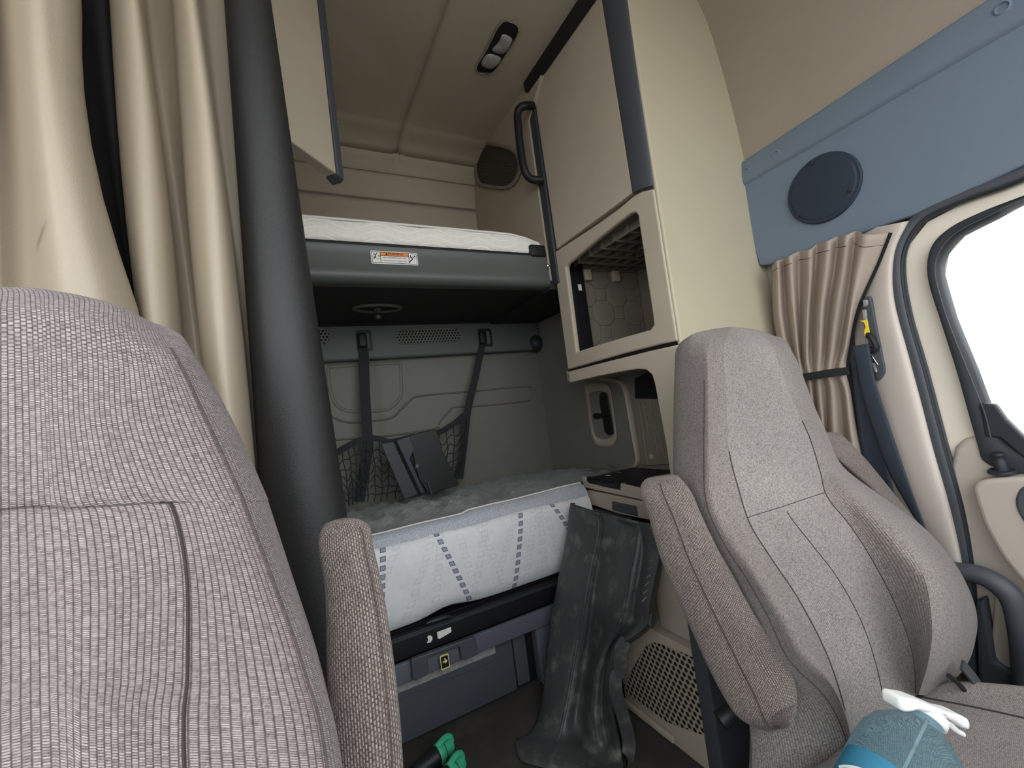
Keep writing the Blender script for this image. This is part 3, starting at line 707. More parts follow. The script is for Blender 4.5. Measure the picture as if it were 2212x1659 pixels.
for k in range(5):
    z = z0+.025+k*(z1-z0-.07)/4; fl.box((1.004, 1.352, z-.0015), (1.026, 1.372, z+.0015))
fl.box((1.002, 1.368, z0), (1.026, 1.373, z1-.03))
fl.build('flange_ribs', M['tan_lower'], tc)
# lower frame, ledge underside and the column down to the base
lf = [(1226, 803), (1300, 784), (1400, 759), (1463, 745), (1478, 850), (1500, 1000), (1530, 1200), (1482, 1200), (1452, 1060), (1438, 960), (1414, 830), (1408, 810), (1396, 799), (1378, 797), (1340, 803), (1290, 813), (1231, 827)]
MB().plate(f4(lf), (.020, 0, 0)).build('lower_frame', M['tan'], tc, bevel=.004)
MB().plate(f4([(1228, 788), (1462, 728), (1464, 762), (1228, 815)], 1.012), (.008, 0, 0)).build('dark_gap_filler', M['black'], tc)  # added black strip: blocks sky through the gap and keeps it dark
MB().box((1.02, YB+.02, aX(1227, 825, 1.0).z+.004), (1.45, 1.44, aX(1227, 805, 1.0).z+.01)).build('ledge', M['tan_lower'], tc)
MB().box((1.03, YB+.02, .6), (1.05, .93, 1.0)).build('column_lining', M['tan_lower'], tc)
# base with perforated vent panel
cb_ = thing('cabinet_base', 'low tan cabinet base with a perforated vent panel behind the driver seat', 'cabinet', (.95, .95, 0))
XBASE = .82
MB().box((XBASE, .80, .0), (1.24, 1.09, .285), .004).build('base_panel', M['tan_lower'], cb_)
MB().box((XBASE+.02, .80, .289), (1.24, .92, .505), .006).build('base_upper_panel', M['tan_lower'], cb_)
pf_ = pX([(1392, 1398), (1410, 1388), (1440, 1396), (1502, 1424), (1508, 1440), (1531, 1576), (1527, 1590), (1505, 1584), (1440, 1560), (1352, 1500), (1348, 1480)], XBASE-.003)
MB().plate(pf_, (.004, 0, 0)).build('vent_panel', M['perf'], cb_, bevel=.001)
ft = pX([(1340, 1515), (1356, 1522), (1470, 1612), (1460, 1626), (1345, 1540)], XBASE-.006)
MB().box((XBASE-.012, .90, .012), (XBASE-.0005, 1.09, .028), .002).build('foot_trim', M['tan_lower'], cb_)
MB().box((XBASE-.006, .755, .0), (1.0, .797, .50), .006).build('corner_post', M['slate_dark'], cb_)

# bedside drawer unit
ZT = aX(1257, 1030, 1.0).z
bd = thing('bedside_table', 'low tan drawer unit with a black tray top beside the lower bunk', 'table', (1.12, 1.15, .5))
c5 = crop(1200, 760, .229)
MB().plate(f4(c5([(245, 1175), (265, 1280), (440, 1318), (835, 1402), (1000, 1438), (990, 1290), (832, 1288), (612, 1240), (608, 1306), (450, 1276), (310, 1240), (288, 1215), (285, 1185)]), .998), (.02, 0, 0)).build('drawer_front', M['tan_lower'], bd, bevel=.003)
MB().plate(f4(c5([(285, 1178), (290, 1228), (318, 1243), (450, 1276), (610, 1306), (612, 1245), (450, 1215)]), 1.003), (.015, 0, 0)).build('tray_lip', M['black'], bd, bevel=.003)
MB().box((1.0, .985, ZT-.025), (1.255, 1.395, ZT-.006), .004).build('tray_top', M['black'], bd)
MB().plate(f4(c5([(293, 1305), (305, 1432), (600, 1530), (1000, 1610), (1000, 1452), (835, 1418), (450, 1336)]), .998), (.02, 0, 0)).build('drawer_front', M['tan_lower'], bd, bevel=.003)
MB().plate(roundpoly(f4(c5([(530, 1412), (755, 1458), (772, 1552), (534, 1492)]), .993), .004), (.006, 0, 0)).build('drawer_handle', M['slate_dark'], bd, bevel=.002)
MB().box((1.019, .985, .506), (1.25, 1.39, ZT-.026)).build('carcass', M['black'], bd)
MB().box((1.09, 1.0, ZT-.006), (1.20, 1.14, ZT-.001), .003).build('cup_tray', M['tan_lower'], bd)
mk = aZ(1313, 1027, ZT-.0055)
MB().box(mk-V(.003, .012, 0), mk+V(.003, .012, .001)).build('white_mark', M['white'], bd)  # small white mark on the tray top
cs = [[(1278, 1010), (1342, 1022)], [(1258, 1017), (1290, 1020)], [(1313, 1003), (1330, 1016)]]
for k, (a, b) in enumerate(cs):
    p, q = aZ(*a, ZT+.004), aZ(*b, ZT+.004)
    tag(MB().ribbon([p, (p+q)/2+V(0, 0, .004), q], .007, (0, 0, 1), .0015).build('plastic_strip', M['clear']),
        ('longest clear plastic offcut lying on the black tray of the drawer unit', 'clear plastic offcut nearest the mattress on the drawer unit', 'short clear plastic offcut standing up behind the longest one on the drawer unit')[k], 'offcut', 'clear plastic offcuts on the drawer unit')

# hatch, vent latch and ribbed panel on the side wall seen through the opening
ht = thing('luggage_hatch', 'rounded luggage hatch door in the grey sleeper side wall', 'hatch', (XS, 1.35, .75))
hr = [(1300, 818), (1336, 824), (1350, 838), (1358, 870), (1368, 930), (1378, 985), (1376, 1002), (1362, 1014), (1335, 1022), (1300, 1030)]
MB().tube([aX(x, y, XS-.004) for x, y in hr], (.010, .016), 8, sm=3).build('hatch_seal', M['tan_lower'], ht)
vo = [(280, 330), (330, 300), (430, 290), (500, 320), (530, 400), (580, 760), (570, 850), (520, 895), (430, 900), (360, 860), (325, 760), (290, 480)]
cen = c5([(430, 600)])[0]
rows = []
for s_, x_ in ((1.0, XS-.001), (.97, XS-.010), (.86, XS-.012), (.78, XS-.003), (.74, XS+.0)):
    rows.append([aX(cen[0]+(x-cen[0])*s_, cen[1]+(y-cen[1])*s_, x_) for x, y in c5(vo)])
MB().grid([cr(r, 4, True) for r in rows], closed=True).build('latch_bezel', M['tan_lower'], ht, sharp=70)
hs = c5([(412, 400), (440, 378), (475, 390), (490, 440), (510, 560), (540, 700), (545, 780), (500, 788), (462, 760), (440, 620), (415, 500)])
MB().plate(pX(hs, XS-.006), (.005, 0, 0)).build('latch_slot', M['black'], ht, bevel=.002)
ll = c5([(375, 605), (430, 600), (505, 585)])
MB().tube([aX(x, y, XS-.018) for x, y in ll], [.014, .009, .008], 8).build('latch_lever', M['black'], ht)
for p in ((285, 458), (512, 430), (330, 757), (562, 750)):
    MB().lathe([(.003, 0), (.002, .003)], aX(*c5([p])[0], XS-.009), (-1, 0, 0), 8).build('screw', M['metal'], ht)
rp = thing('ribbed_liner', 'tan ribbed liner panel inside the open cabinet column', 'panel', (XS, 1.2, .75))
MB().plate(pX(c5([(745, 440), (960, 445), (1100, 1060), (860, 1075), (800, 1060)]), XS-.012), (.01, 0, 0)).build('panel', M['tan_dark'], rp, bevel=.003)
for a, b in (((790, 480), (870, 1060)), ((835, 480), (880, 780)), ((890, 480), (915, 620)), ((935, 640), (950, 730)), ((940, 790), (975, 980)), ((985, 780), (1035, 1000))):
    p, q = c5([a])[0], c5([b])[0]; MB().tube([aX(*p, XS-.014), aX(*q, XS-.014)], (.006, .007), 8).build('rib', M['tan_dark'], rp)
MB().lathe([(.011, 0), (.010, .006), (.004, .007)], aX(*c5([(910, 985)])[0], XS-.012), (-1, 0, 0), 16).build('plug', M['tan_lower'], rp)
MB().plate(pX(c5([(745, 250), (900, 180), (945, 300), (960, 440), (750, 438)]), XS-.006), (.005, 0, 0)).build('upper_recess', M['black'], rp)
# ================================================================== FITTINGS in the sleeper
c7 = crop(1000, 20, .26525)
XU = .983
sp = thing('speaker', 'dark honeycomb speaker grille beside the black grab handle above the top bunk', 'speaker', aX(1070, 355, XU))
so = c7([(155, 1072), (240, 1085), (330, 1105), (400, 1130), (450, 1180), (475, 1260), (470, 1330), (440, 1400), (400, 1445), (340, 1470), (240, 1462), (130, 1440), (100, 1390), (85, 1300), (85, 1200), (105, 1110)])
cs_ = (1000+.265*285, 20+.265*1275)
rows = [[aX(cs_[0]+(x-cs_[0])*k, cs_[1]+(y-cs_[1])*k, X) for x, y in so] for k, X in ((1, XU), (.985, XU-.010), (.93, XU-.013), (.87, XU-.010), (.84, XU-.003))]
MB().grid([cr(r, 3, True) for r in rows], closed=True).build('rim', M['tan_dark'], sp, sharp=70)
MB().plate([aX(cs_[0]+(x-cs_[0])*.87, cs_[1]+(y-cs_[1])*.87, XU-.004) for x, y in so], (.003, 0, 0)).build('grille', M['spk_dark'], sp)
for p in ((97, 1252), (298, 1118), (455, 1315), (255, 1440)): MB().lathe([(.003, 0), (.002, .003)], aX(*c7([p])[0], XU-.012), (-1, 0, 0), 8).build('screw', M['black'], sp)
gh = c7([(565, 785), (520, 785), (470, 800), (445, 850), (450, 960), (470, 1150), (490, 1270), (520, 1350), (570, 1388), (655, 1388)])
gx = [.983, .950, .925, .915, .912, .912, .914, .925, .950, .985]
tag(MB().tube([aX(x, y, X) for (x, y), X in zip(gh, gx)], .0155, 14, sm=4).build('grab_handle', M['black'], None), 'black looped grab handle on the dark wall beside the cabinet door', 'handle')
bp = [aY(x, y, 2.036) for x, y in ((996, 398), (1016, 402), (1018, 458), (998, 456))]
br = thing('latch_bracket', 'small flat metal latch plate at the corner above the top mattress', 'bracket', bp[3])
MB().plate(bp, (0, .006, 0)).build('plate', M['metal'], br, bevel=.001)
MB().tube([aY(x, y, 2.03) for x, y in ((1006, 405), (1012, 408), (1011, 425), (1013, 440))], .003, 6, sm=2).build('hook', M['seal'], br)
MB().lathe([(.005, 0), (.004, .004)], aY(1012, 447, 2.034), (0, -1, 0), 10).build('rivet', M['chrome'], br)
dl = thing('ceiling_light', 'oblong chrome-edged twin reading light on the sleeper ceiling', 'light', aZ(1075, 105, ZC))
lo = c7([(350, 98), (305, 120), (270, 170), (190, 330), (110, 465), (112, 500), (135, 520), (200, 530), (250, 512), (310, 430), (400, 290), (452, 185), (450, 140), (410, 108)])
lc = (1000+.265*285, 20+.265*310)
ZC -= .013
def lring(k, z): return cr([aZ(lc[0]+(x-lc[0])*k, lc[1]+(y-lc[1])*k, z) for x, y in lo], 3, True)
MB().grid([lring(1.0, ZC-.001), lring(1.0, ZC-.018), lring(.97, ZC-.024), lring(.92, ZC-.024), lring(.90, ZC-.018)], closed=True).build('bezel', M['black'], dl, sharp=60)
MB().tube(lring(.985, ZC-.024), .0022, 6, closed=True).build('chrome_ring', M['chrome'], dl)
MB().plate(lring(.93, ZC-.0215), (0, 0, .01)).build('housing', M['black'], dl)
for nm, pts in (('lens', [(325, 205), (400, 240), (385, 300), (345, 352), (305, 366), (235, 335), (290, 270)]), ('lens', [(205, 365), (305, 392), (295, 440), (230, 486), (165, 468), (150, 430)])):
    P_ = [aZ(*p, ZC-.022) for p in c7(pts)]; cen_ = sum(P_, V(0, 0, 0))/len(P_)
    R0 = cr(P_, 4, True); rows = [[cen_+(p-cen_)*k+V(0, 0, dz) for p in R0] for k, dz in ((1, .006), (1, 0), (.8, -.005), (.45, -.008), (.05, -.009))]
    g_ = MB().grid(rows, closed=True, cap=True)
    for q in range(7):
        a = R0[int(len(R0)*(q+.5)/14)]; g_.tube([cen_.lerp(a, .2)+V(0, 0, -.0085), cen_.lerp(a, .8)+V(0, 0, -.006)], .0012, 5)
    g_.build(nm, M['lens'], dl, sharp=60)

ZC += .013
# open locker door, upper left
lk = thing('overhead_locker', 'tan overhead locker with its door hanging open behind the black curtain', 'cabinet', (-.35, 1.3, 1.78))
dr_ = V(.70, .72, 0).normalized(); nr_ = V(-.72, .70, 0).normalized()
P1 = aY(727, 376, 1.24); d1 = ray(697, 0)
zt = P1.z+.70
w_ = .40
def ld(s, z): return V(P1.x, P1.y, 0)+dr_*s+V(0, 0, z)
zb0 = P1.z
MB().plate([ld(0, zb0), ld(-w_, zb0), ld(-w_, ZC-.03), ld(-.0, ZC-.03)], nr_*.035).build('locker_door', M['tan'], lk, bevel=.004)
hh = [ld(.001, zb0-.003)+nr_*.038, ld(.001, zb0-.003)-nr_*.004, ld(.028, zb0-.006)-nr_*.004, ld(.036, zb0-.008)+nr_*.014, ld(.030, zb0-.010)+nr_*.040]
MB().plate(hh, V(0, 0, ZC-.02-zb0)).build('door_handle', M['handle_slate'], lk, bevel=.004)
for z in (zb0+.17, zb0+.32): MB().tube([ld(.026, z)-nr_*.005, ld(.037, z)+nr_*.014, ld(.031, z)+nr_*.038], .0018, 6).build('handle_ridge', M['slate'], lk)
MB().box((-.94, 1.15, zb0-.02), (-.40, 2.0, ZC-.03), .01).build('carcass', M['tan'], lk)

# ------------------------------------------------------------------ cargo net with the broken panel
cg = crop(660, 680, .28933)
nt_ = thing('cargo_net', 'black cargo net hung on two straps against the rear wall of the lower bunk', 'net', (.2, 1.97, .60))
def g1(p, Y): return aY(*cg([p])[0], Y)
for pts, w2 in (([((425, 215), 1.985), ((435, 300), 1.985), ((445, 600), 1.97), ((462, 900), 1.945), ((455, 1060), 1.93), ((430, 1200), 1.92), ((400, 1395), 1.925)], (.021, .022)),
                ([((1325, 200), 1.985), ((1305, 290), 1.985), ((1262, 500), 1.98), ((1212, 715), 1.965), ((1185, 950), 1.96), ((1150, 1225), 1.96)], (.016, .018))):
    MB().ribbon([g1(*p) for p in pts], w2, (0, -1, 0), .003).build('strap', M['strap'], nt_)
top = [((150, 1060), 1.96), ((235, 1010), 1.95), ((330, 955), 1.94), ((420, 915), 1.935), ((520, 905), 1.94), ((640, 930), 1.93), ((800, 895), 1.92), ((980, 865), 1.93), ((1100, 800), 1.95), ((1205, 715), 1.962)]
MB().ribbon([g1((x, y+18), Y-.002) for (x, y), Y in top], .013, (0, -1, 0), .003).build('top_band', M['strap'], nt_)
bot = [((230, 1470), 1.96), ((300, 1430), 1.95), ((360, 1415), 1.935), ((430, 1400), 1.93), ((540, 1392), 1.935), ((640, 1375), 1.93), ((800, 1350), 1.92), ((960, 1300), 1.93), ((1060, 1255), 1.95), ((1140, 1215), 1.962)]
Tp, Bp = cr([g1((x, y+40), Y) for (x, y), Y in top], 6), cr([g1(*b) for b in bot], 6)
nb = MB(); n_ = len(Tp)
def npt(u, v):
    i = min(max(u, 0), .9999)*(n_-1); k = int(i); f_ = i-k
    a, b = Tp[k].lerp(Tp[k+1], f_), Bp[k].lerp(Bp[k+1], f_)
    return a.lerp(b, v)+V(0, -.035*math.sin(math.pi*v), -.02*math.sin(math.pi*v)*math.sin(u*29)**2)
for k in range(20): nb.tube([npt(k/19+.006*math.sin(q*2.1+k), q/7) for q in range(8)], .0022, 5)
for q in range(1, 7): nb.tube([npt(k/60, q/7+.03*math.sin(k*.33*math.pi+q)) for k in range(61)], .0022, 5)
nb.build('mesh', M['strap'], nt_)
for p in ((425, 195), (1322, 175)):
    q = g1(p, 1.975); MB().box(q+V(-.018, -.016, -.03), q+V(.018, .012, .035), .008).build('hook_clip', M['black'], nt_)
for p, q, lab in (((372, 115), (505, 270), 'left'), ((1285, 105), (1400, 235), 'right')):
    a, b = g1(p, 1.993), g1(q, 1.993); cx, cz = (a.x+b.x)/2, (a.z+b.z)/2; wd, hg = abs(b.x-a.x), abs(a.z-b.z)
    t = thing('hook_socket', f'dark rectangular hook socket in the rear trim at the top of the {lab} net strap', 'socket', (cx, 1.99, cz), 'net hook sockets')
    O_ = [V(cx+x, 1.991, cz+y) for x, y in rrect(wd, hg, .008)]; I_ = [V(cx+x, 1.991, cz+y) for x, y in rrect(wd*.66, hg*.7, .006)]
    MB().plate(O_, (0, .004, 0), holes=[I_]).build('rim', M['black'], t, bevel=.001)
    MB().plate([p_+V(0, .002, 0) for p_ in I_], (0, .002, 0)).build('recess', M['rear_trim'], t)
kp = crop(720, 880, .15371)
bpn = thing('broken_panel', 'broken black plastic panel standing on the grey sheet in front of the cargo net', 'panel', aY(880, 1072, 1.80))
def kpl(pts, Y, th, nm, m): MB().plate([aY(x, y, Y-.0) for x, y in kp(pts)], (0, th, 0)).build(nm, m, bpn, bevel=.003)
kpl([(670, 512), (850, 482), (900, 600), (1195, 1222), (1085, 1262), (1000, 1290)], 1.80, .012, 'side_strip', M['slate_deep'])
kpl([(862, 478), (890, 470), (1240, 1190), (1225, 1225), (1190, 1215)], 1.815, .01, 'channel', M['ink'])
kpl([(885, 470), (1000, 425), (1070, 402), (1145, 580), (1075, 722), (1285, 1192), (1230, 1215)], 1.803, .012, 'step_strip', M['slate_deep'])
kpl([(1060, 405), (1250, 345), (1430, 312), (1462, 350), (1530, 560), (1535, 610), (1690, 930), (1775, 1085), (1700, 1115), (1500, 1170), (1390, 1215), (1340, 1215), (1200, 1000)], 1.822, .014, 'main_plate', M['worn_black'])
kpl([(1155, 800), (1190, 785), (1215, 830), (1185, 860), (1160, 858)], 1.814, .008, 'clip', M['rear_trim'])
kpl([(1320, 1050), (1345, 1045), (1400, 1200), (1375, 1235)], 1.812, .01, 'foot_rib', M['slate_deep'])

# ------------------------------------------------------------------ the black panel leaning in the aisle
lp = thing('moulded_panel', 'large dusty black moulded plastic panel leaning in the aisle between bunk and driver seat', 'panel', (.6, 1.05, 0))
c2 = crop(1180, 1080, .34893)
rowsP = [  # columns: left return, left edge, ridge, valley, mid, ridge, right field, right edge, right return
 (14, [(175, 18), (160, 22), (300, 72), (345, 80), (420, 98), (520, 122), (590, 138), (655, 152), (668, 165)], 1.262, .86),
 (60, [(172, 70), (152, 80), (326, 128), (352, 132), (440, 150), (556, 190), (605, 200), (672, 230), (690, 240)], 1.258, .855),
 (0, [(158, 190), (140, 200), (318, 235), (348, 240), (440, 262), (548, 300), (610, 310), (698, 345), (712, 352)], 1.252, .853),
 (0, [(130, 340), (112, 360), (283, 390), (325, 395), (410, 420), (518, 450), (590, 462), (668, 500), (690, 510)], 1.245, .855),
 (0, [(100, 500), (80, 520), (255, 540), (300, 545), (380, 565), (495, 590), (560, 600), (640, 640), (662, 650)], 1.238, .862),
 (0, [(70, 660), (50, 690), (230, 700), (280, 705), (350, 722), (462, 745), (530, 752), (615, 780), (640, 790)], 1.23, .88),
 (0, [(45, 850), (22, 880), (195, 880), (255, 885), (310, 890), (380, 895), (410, 900), (445, 918), (460, 935)], 1.222, .955),
 (0, [(20, 1060), (2, 1090), (165, 1050), (225, 1055), (270, 1060), (320, 1065), (360, 1070), (400, 1082), (415, 1095)], 1.215, .965),
 (0, [(-8, 1300), (-30, 1320), (120, 1300), (185, 1300), (240, 1300), (300, 1300), (350, 1300), (400, 1300), (418, 1310)], 1.20, .965),
 (0, [(-70, 1430), (-95, 1455), (85, 1450), (160, 1450), (230, 1450), (310, 1450), (370, 1450), (430, 1450), (446, 1460)], 1.185, .96),
 (0, [(-150, 1480), (-172, 1500), (55, 1520), (140, 1540), (230, 1560), (320, 1580), (390, 1590), (455, 1600), (470, 1612)], 1.165, .95),
 (0, [(-140, 1600), (-150, 1620), (0, 1660), (110, 1680), (220, 1700), (310, 1710), (390, 1720), (455, 1730), (470, 1740)], 1.13, .94)]
rows = []
for _, P_, Yl, Yr in rowsP:
    r = []
    for i, (x, y) in enumerate(c2(P_)):
        k = (0, 0, .32, .42, .56, .72, .84, 1, 1)[i]; Y = Yl+(Yr-Yl)*k
        Y += (.03, 0, -.012, .016, .014, -.014, .012, -.006, .03)[i]
        q = aY(x, y, Y)
        if q.z < .004: q = aZ(x, y, .004+.002*i)
        r.append(q)
    rows.append(r)
GP = loft(rows, 4, 4)
MB().grid(GP).build('panel', M['rubber'], lp, solid=.005, offset=0, sharp=60)
for c, a, b in ((8, 2, len(GP)-5), (20, 3, 22)):
    MB().tube([GP[j][c]+V(-.003, -.002, 0) for j in range(a, b)], .0042, 8).build('ridge', M['rubber'], lp)
MB().plate([aY(x, y, .858) for x, y in c2([(650, 690), (688, 712), (692, 745), (670, 790), (655, 800), (638, 780)])], (.004, .02, 0)).build('lug', M['rubber'], lp, bevel=.003)
fl_ = [(498, 868), (462, 920), (455, 1000), (452, 1060), (432, 1095), (430, 1180), (462, 1290), (492, 1400), (512, 1500), (505, 1590), (500, 1700)]
fp = []
for i, (x, y) in enumerate(c2(fl_)):
    q = aY(x, y, .93+.02*min(i, 3)/3)
    if q.z < .01: q = aZ(x, y, .01)
    fp.append(q)
MB().ribbon(fp, .0165, (-.55, -.83, 0), .005).build('folded_flange', M['rubber'], lp)
for k in range(6):
    a, b = c2([(655+8-k*9, 372+k*46)])[0], c2([(638-k*9, 380+k*50)])[0]
    MB().tube([aY(*a, .852), aY(*b, .85)], .0012, 5).build('scratch_notch', M['alu'], lp)

# green-capped tubes at the bottom edge
def capped(px, base, lab):
    tip = aZ(*px, .032); b = aZ(*base, .028); base = b; ax = (tip-b).normalized(); L = (tip-b).length
    t = thing('air_hose_coupling', lab, 'tube', base, 'green-capped black tubes')
    MB().lathe([(.020, 0), (.022, .01), (.022, L-.055), (.024, L-.05), (.024, L-.04), (.021, L-.036), (.021, L-.02)], b, ax, 20).build('tube', M['black'], t)
    MB().lathe([(.0245, L-.042), (.026, L-.038), (.024, L-.028), (.019, L-.018), (.020, L-.004), (.014, L+.006), (.0, L+.008)], b, ax, 20).build('green_cap', M['green'], t)
    sd = ax.cross(V(0, 1, 0)).normalized()
    MB().tube([b+ax*(L-.04)+sd*.021, b+ax*(L-.014)+sd*.028, b+ax*(L+.004)+sd*.021, b+ax*(L+.006)+sd*.006], .008, 8, sm=3).build('green_tab', M['green'], t)
capped((972, 1610), (895, 1672), 'black tube with a green cap, the one farther from the viewer, on the floor')
capped((996, 1648), (930, 1718), 'black tube with a green cap, the one nearer the viewer, on the floor')

# ================================================================== CURTAINS
cu = thing('sleeper_curtain', 'tan vinyl sleeper curtain gathered in long folds behind the near seat', 'curtain', (-.2, .78, .3))
def hang(pts, ztop=2.24, zbot=.30, nseg=26, bow=0):
    """each point: pixel x at y=0, pixel (x, y) lower down, distance; hung straight between, carried on to the floor"""
    cols = []
    for i, (xt, (xb, yb), Y, Y2) in enumerate(pts):
        a, b = aY(xt, 0, Y), aY(xb, yb, Y2); d = (b-a)/(b.z-a.z)
        cols.append((a, d, b.z, bow*max(0, (i-4)/(len(pts)-5)) if bow else 0))
    rows = []
    for k in range(nseg+1):
        z = ztop+(zbot-ztop)*k/nseg
        rows.append([a+d*(z-a.z)+V(.003*math.sin(z*7+i), .004*math.sin(z*5+i*2), 0) for i, (a, d, zb, bw) in enumerate(cols)])
        for (a, d, zb, bw), p in zip(cols, rows[-1]):
            t = (a.z-z)/(a.z-zb)
            if bw and 0 < t < 1: p.x -= bw*4*t*(1-t)
    return rows
fa = [(-260, (-330, 620), .80, .80), (-150, (-230, 620), .70, .70), (-60, (-60, 620), .735, .735), (-25, (10, 620), .78, .78), (5, (60, 622), .735, .73), (70, (120, 630), .68, .665), (120, (200, 630), .68, .66), (155, (262, 640), .70, .685), (172, (291, 650), .735, .725), (168, (285, 650), .775, .765)]
MB().grid([cr(r, 5) for r in hang(fa, bow=.017)]).build('tan_panel', M['vinyl_smudge'], cu, solid=.004, sharp=80)
fb = [(262, (318, 660), .835, .835), (246, (303, 660), .815, .80), (238, (300, 655), .785, .77), (258, (325, 680), .745, .735), (290, (360, 690), .742, .735), (308, (382, 700), .785, .775), (316, (392, 720), .835, .825), (346, (415, 720), .845, .835), (368, (438, 740), .83, .82), (372, (444, 760), .78, .77), (398, (478, 780), .738, .728), (424, (510, 800), .745, .735), (434, (532, 850), .79, .78), (444, (538, 900), .835, .83), (494, (560, 950), .845, .84), (530, (600, 950), .87, .87)]
MB().grid([cr(r, 5) for r in hang(fb)]).build('tan_panel', M['vinyl'], cu, solid=.004, sharp=80)
fc = [(120, (230, 640), .825, .825), (180, (282, 650), .815, .815), (215, (296, 655), .80, .80), (245, (306, 660), .825, .825), (268, (330, 670), .845, .845)]
MB().grid([cr(r, 4) for r in hang(fc)]).build('black_lining', M['black_cloth'], cu, solid=.004, sharp=80)
# rolled black leading edge
rows = []
for k in range(34):
    y = -260+k*62
    xl = 484+(y)*.0725+ (max(0, y-1050)*.11)
    xr = 586+(80/560)*y if y < 560 else 666+(y-560)*.150
    c_ = (xl+xr)/2; Yc = .80
    a, b = aY(xl, y, Yc), aY(xr, y, Yc); m_ = (a+b)/2; rx = abs(b.x-a.x)/2
    if m_.z < .02 or m_.z > 2.26: continue
    rows.append([m_+V(rx*math.cos(t*math.pi/12), rx*.85*math.sin(t*math.pi/12)*(1+.0*t), 0)+V(.0, .0015*math.sin(k*.7), 0) for t in range(24)])
cu2 = tag(MB().grid(loft(rows, 1, 2, True), closed=True, cap=True).build('rolled_curtain', M['black_vinyl'], None, sharp=80), 'thick black rolled-up vinyl curtain standing like a post left of the bunks', 'curtain')

sc_ = thing('window_curtain', 'small pleated tan curtain tied back beside the door window', 'curtain', (1.42, .66, .7))
c8 = crop(1600, 460, .38588)
edge = {  # row: left pixel, right pixel
 0: [(176, 292), (205, 268), (240, 256), (275, 240), (330, 212), (385, 205), (430, 172), (490, 155), (545, 130), (590, 125), (645, 102), (700, 122), (826, 112)],
 1: [(178, 400), (210, 385), (244, 375), (282, 365), (330, 350), (386, 340), (418, 320), (478, 310), (528, 300), (575, 292), (625, 285), (660, 300), (755, 290)],
 2: [(185, 600), (222, 595), (258, 590), (298, 585), (330, 575), (372, 570), (400, 560), (450, 555), (488, 545), (535, 540), (590, 530), (618, 535), (650, 530)],
 3: [(230, 800), (262, 800), (292, 798), (320, 795), (338, 790), (368, 785), (395, 780), (440, 775), (472, 770), (510, 765), (550, 760), (585, 752), (604, 745)],
 4: [(270, 915), (300, 914), (322, 912), (342, 910), (358, 908), (382, 905), (404, 902), (432, 898), (462, 896), (492, 892), (525, 888), (555, 884), (588, 880)],
 5: [(280, 1010), (310, 1010), (332, 1010), (352, 1010), (370, 1010), (392, 1010), (412, 1008), (440, 1008), (474, 1005), (510, 1003), (555, 1000), (590, 1000), (614, 998)],
 6: [(300, 1230), (330, 1230), (352, 1230), (375, 1230), (395, 1230), (415, 1230), (435, 1230), (460, 1230), (484, 1230), (520, 1230), (575, 1225), (615, 1220), (648, 1215)],
 7: [(320, 1460), (350, 1460), (372, 1460), (395, 1460), (415, 1460), (435, 1460), (455, 1460), (475, 1460), (500, 1460), (535, 1460), (600, 1450), (650, 1445), (700, 1440)]}
rows = []
for k in range(8):
    amp = (.022, .022, .022, .019, .008, .014, .018, .02)[k]; r = []
    for i, (x, y) in enumerate(c8(edge[k])):
        r.append(aX(x, y, 1.412-(amp if i % 2 else -amp*.6)-(.012 if (k == 4) else 0)-(.01 if i > 9 and k < 3 else 0)))
    rows.append(r)
G = loft(rows, 6, 5)
MB().grid(G).build('pleated_panel', M['vinyl_small'], sc_, solid=.003, sharp=80)
MB().tube([G[j][-1]+V(.004, -.002, 0) for j in range(len(G))], (.006, .004), 8).build('black_edging', M['black_cloth'], sc_)
tb = [aX(x, y, 1.385+.0*i) for i, (x, y) in enumerate(c8([(280, 926), (345, 920), (420, 910), (500, 896), (570, 888), (604, 884)]))]
MB().ribbon(tb, .011, (-1, 0, .1), .003).build('tie_strap', M['strap'], sc_)
MB().tube([G[2][k]+V(-.002, 0, 0) for k in range(len(G[0]))], .0008, 5).build('hem_stitch', M['seam'], sc_)
# dark backing cloth seen right of the tie
bc = c8([(600, 850), (720, 780), (760, 950), (800, 1100), (850, 1300), (862, 1420), (862, 1590), (720, 1420), (690, 1390), (655, 1150), (615, 960)])
MB().plate(pX(bc, 1.452), (.003, 0, 0)).build('dark_backing', M['slate_dark'], sc_)
# ================================================================== HEADER PANEL over the door
hp_ = thing('header_panel', 'long slate blue header panel over the driver door with a round speaker', 'panel', (1.44, .4, 1.3))
top_e = [(1600, 352), (1617, 341), (1800, 220), (1964, 111), (2132, 0), (2600, -310)]
seam_e = [(1603, 412), (1612, 398), (1800, 290), (1964, 194), (2212, 50), (2600, -175)]
bot_e = [(1648, 560), (1660, 572), (1880, 497), (2000, 455), (2212, 357), (2600, 175)]
rows = []
for a, b, c in zip(top_e, seam_e, bot_e):
    A_, B_, C_ = aX(*a, 1.438), aX(*b, 1.420), aX(*c, 1.432)
    rows.append([A_+V(.03, 0, 0), A_+V(.004, 0, .0), A_.lerp(B_, .12)+V(-.006, 0, 0), A_.lerp(B_, .8)+V(-.004, 0, 0), B_+V(.012, 0, 0)])
MB().grid(loft(rows, 3, 3)).build('upper_rail', M['slate'], hp_, sharp=50)
rows = []
for b, c in zip(seam_e, bot_e):
    B_, C_ = aX(*b, 1.430), aX(*c, 1.432)
    rows.append([B_+V(.004, 0, .002), B_, B_.lerp(C_, .5)+V(-.004, 0, 0), B_.lerp(C_, .93)+V(-.003, 0, 0), C_+V(.004, 0, 0), C_+V(.03, 0, .004)])
MB().grid(loft(rows, 3, 3)).build('main_panel', M['slate'], hp_, sharp=50)
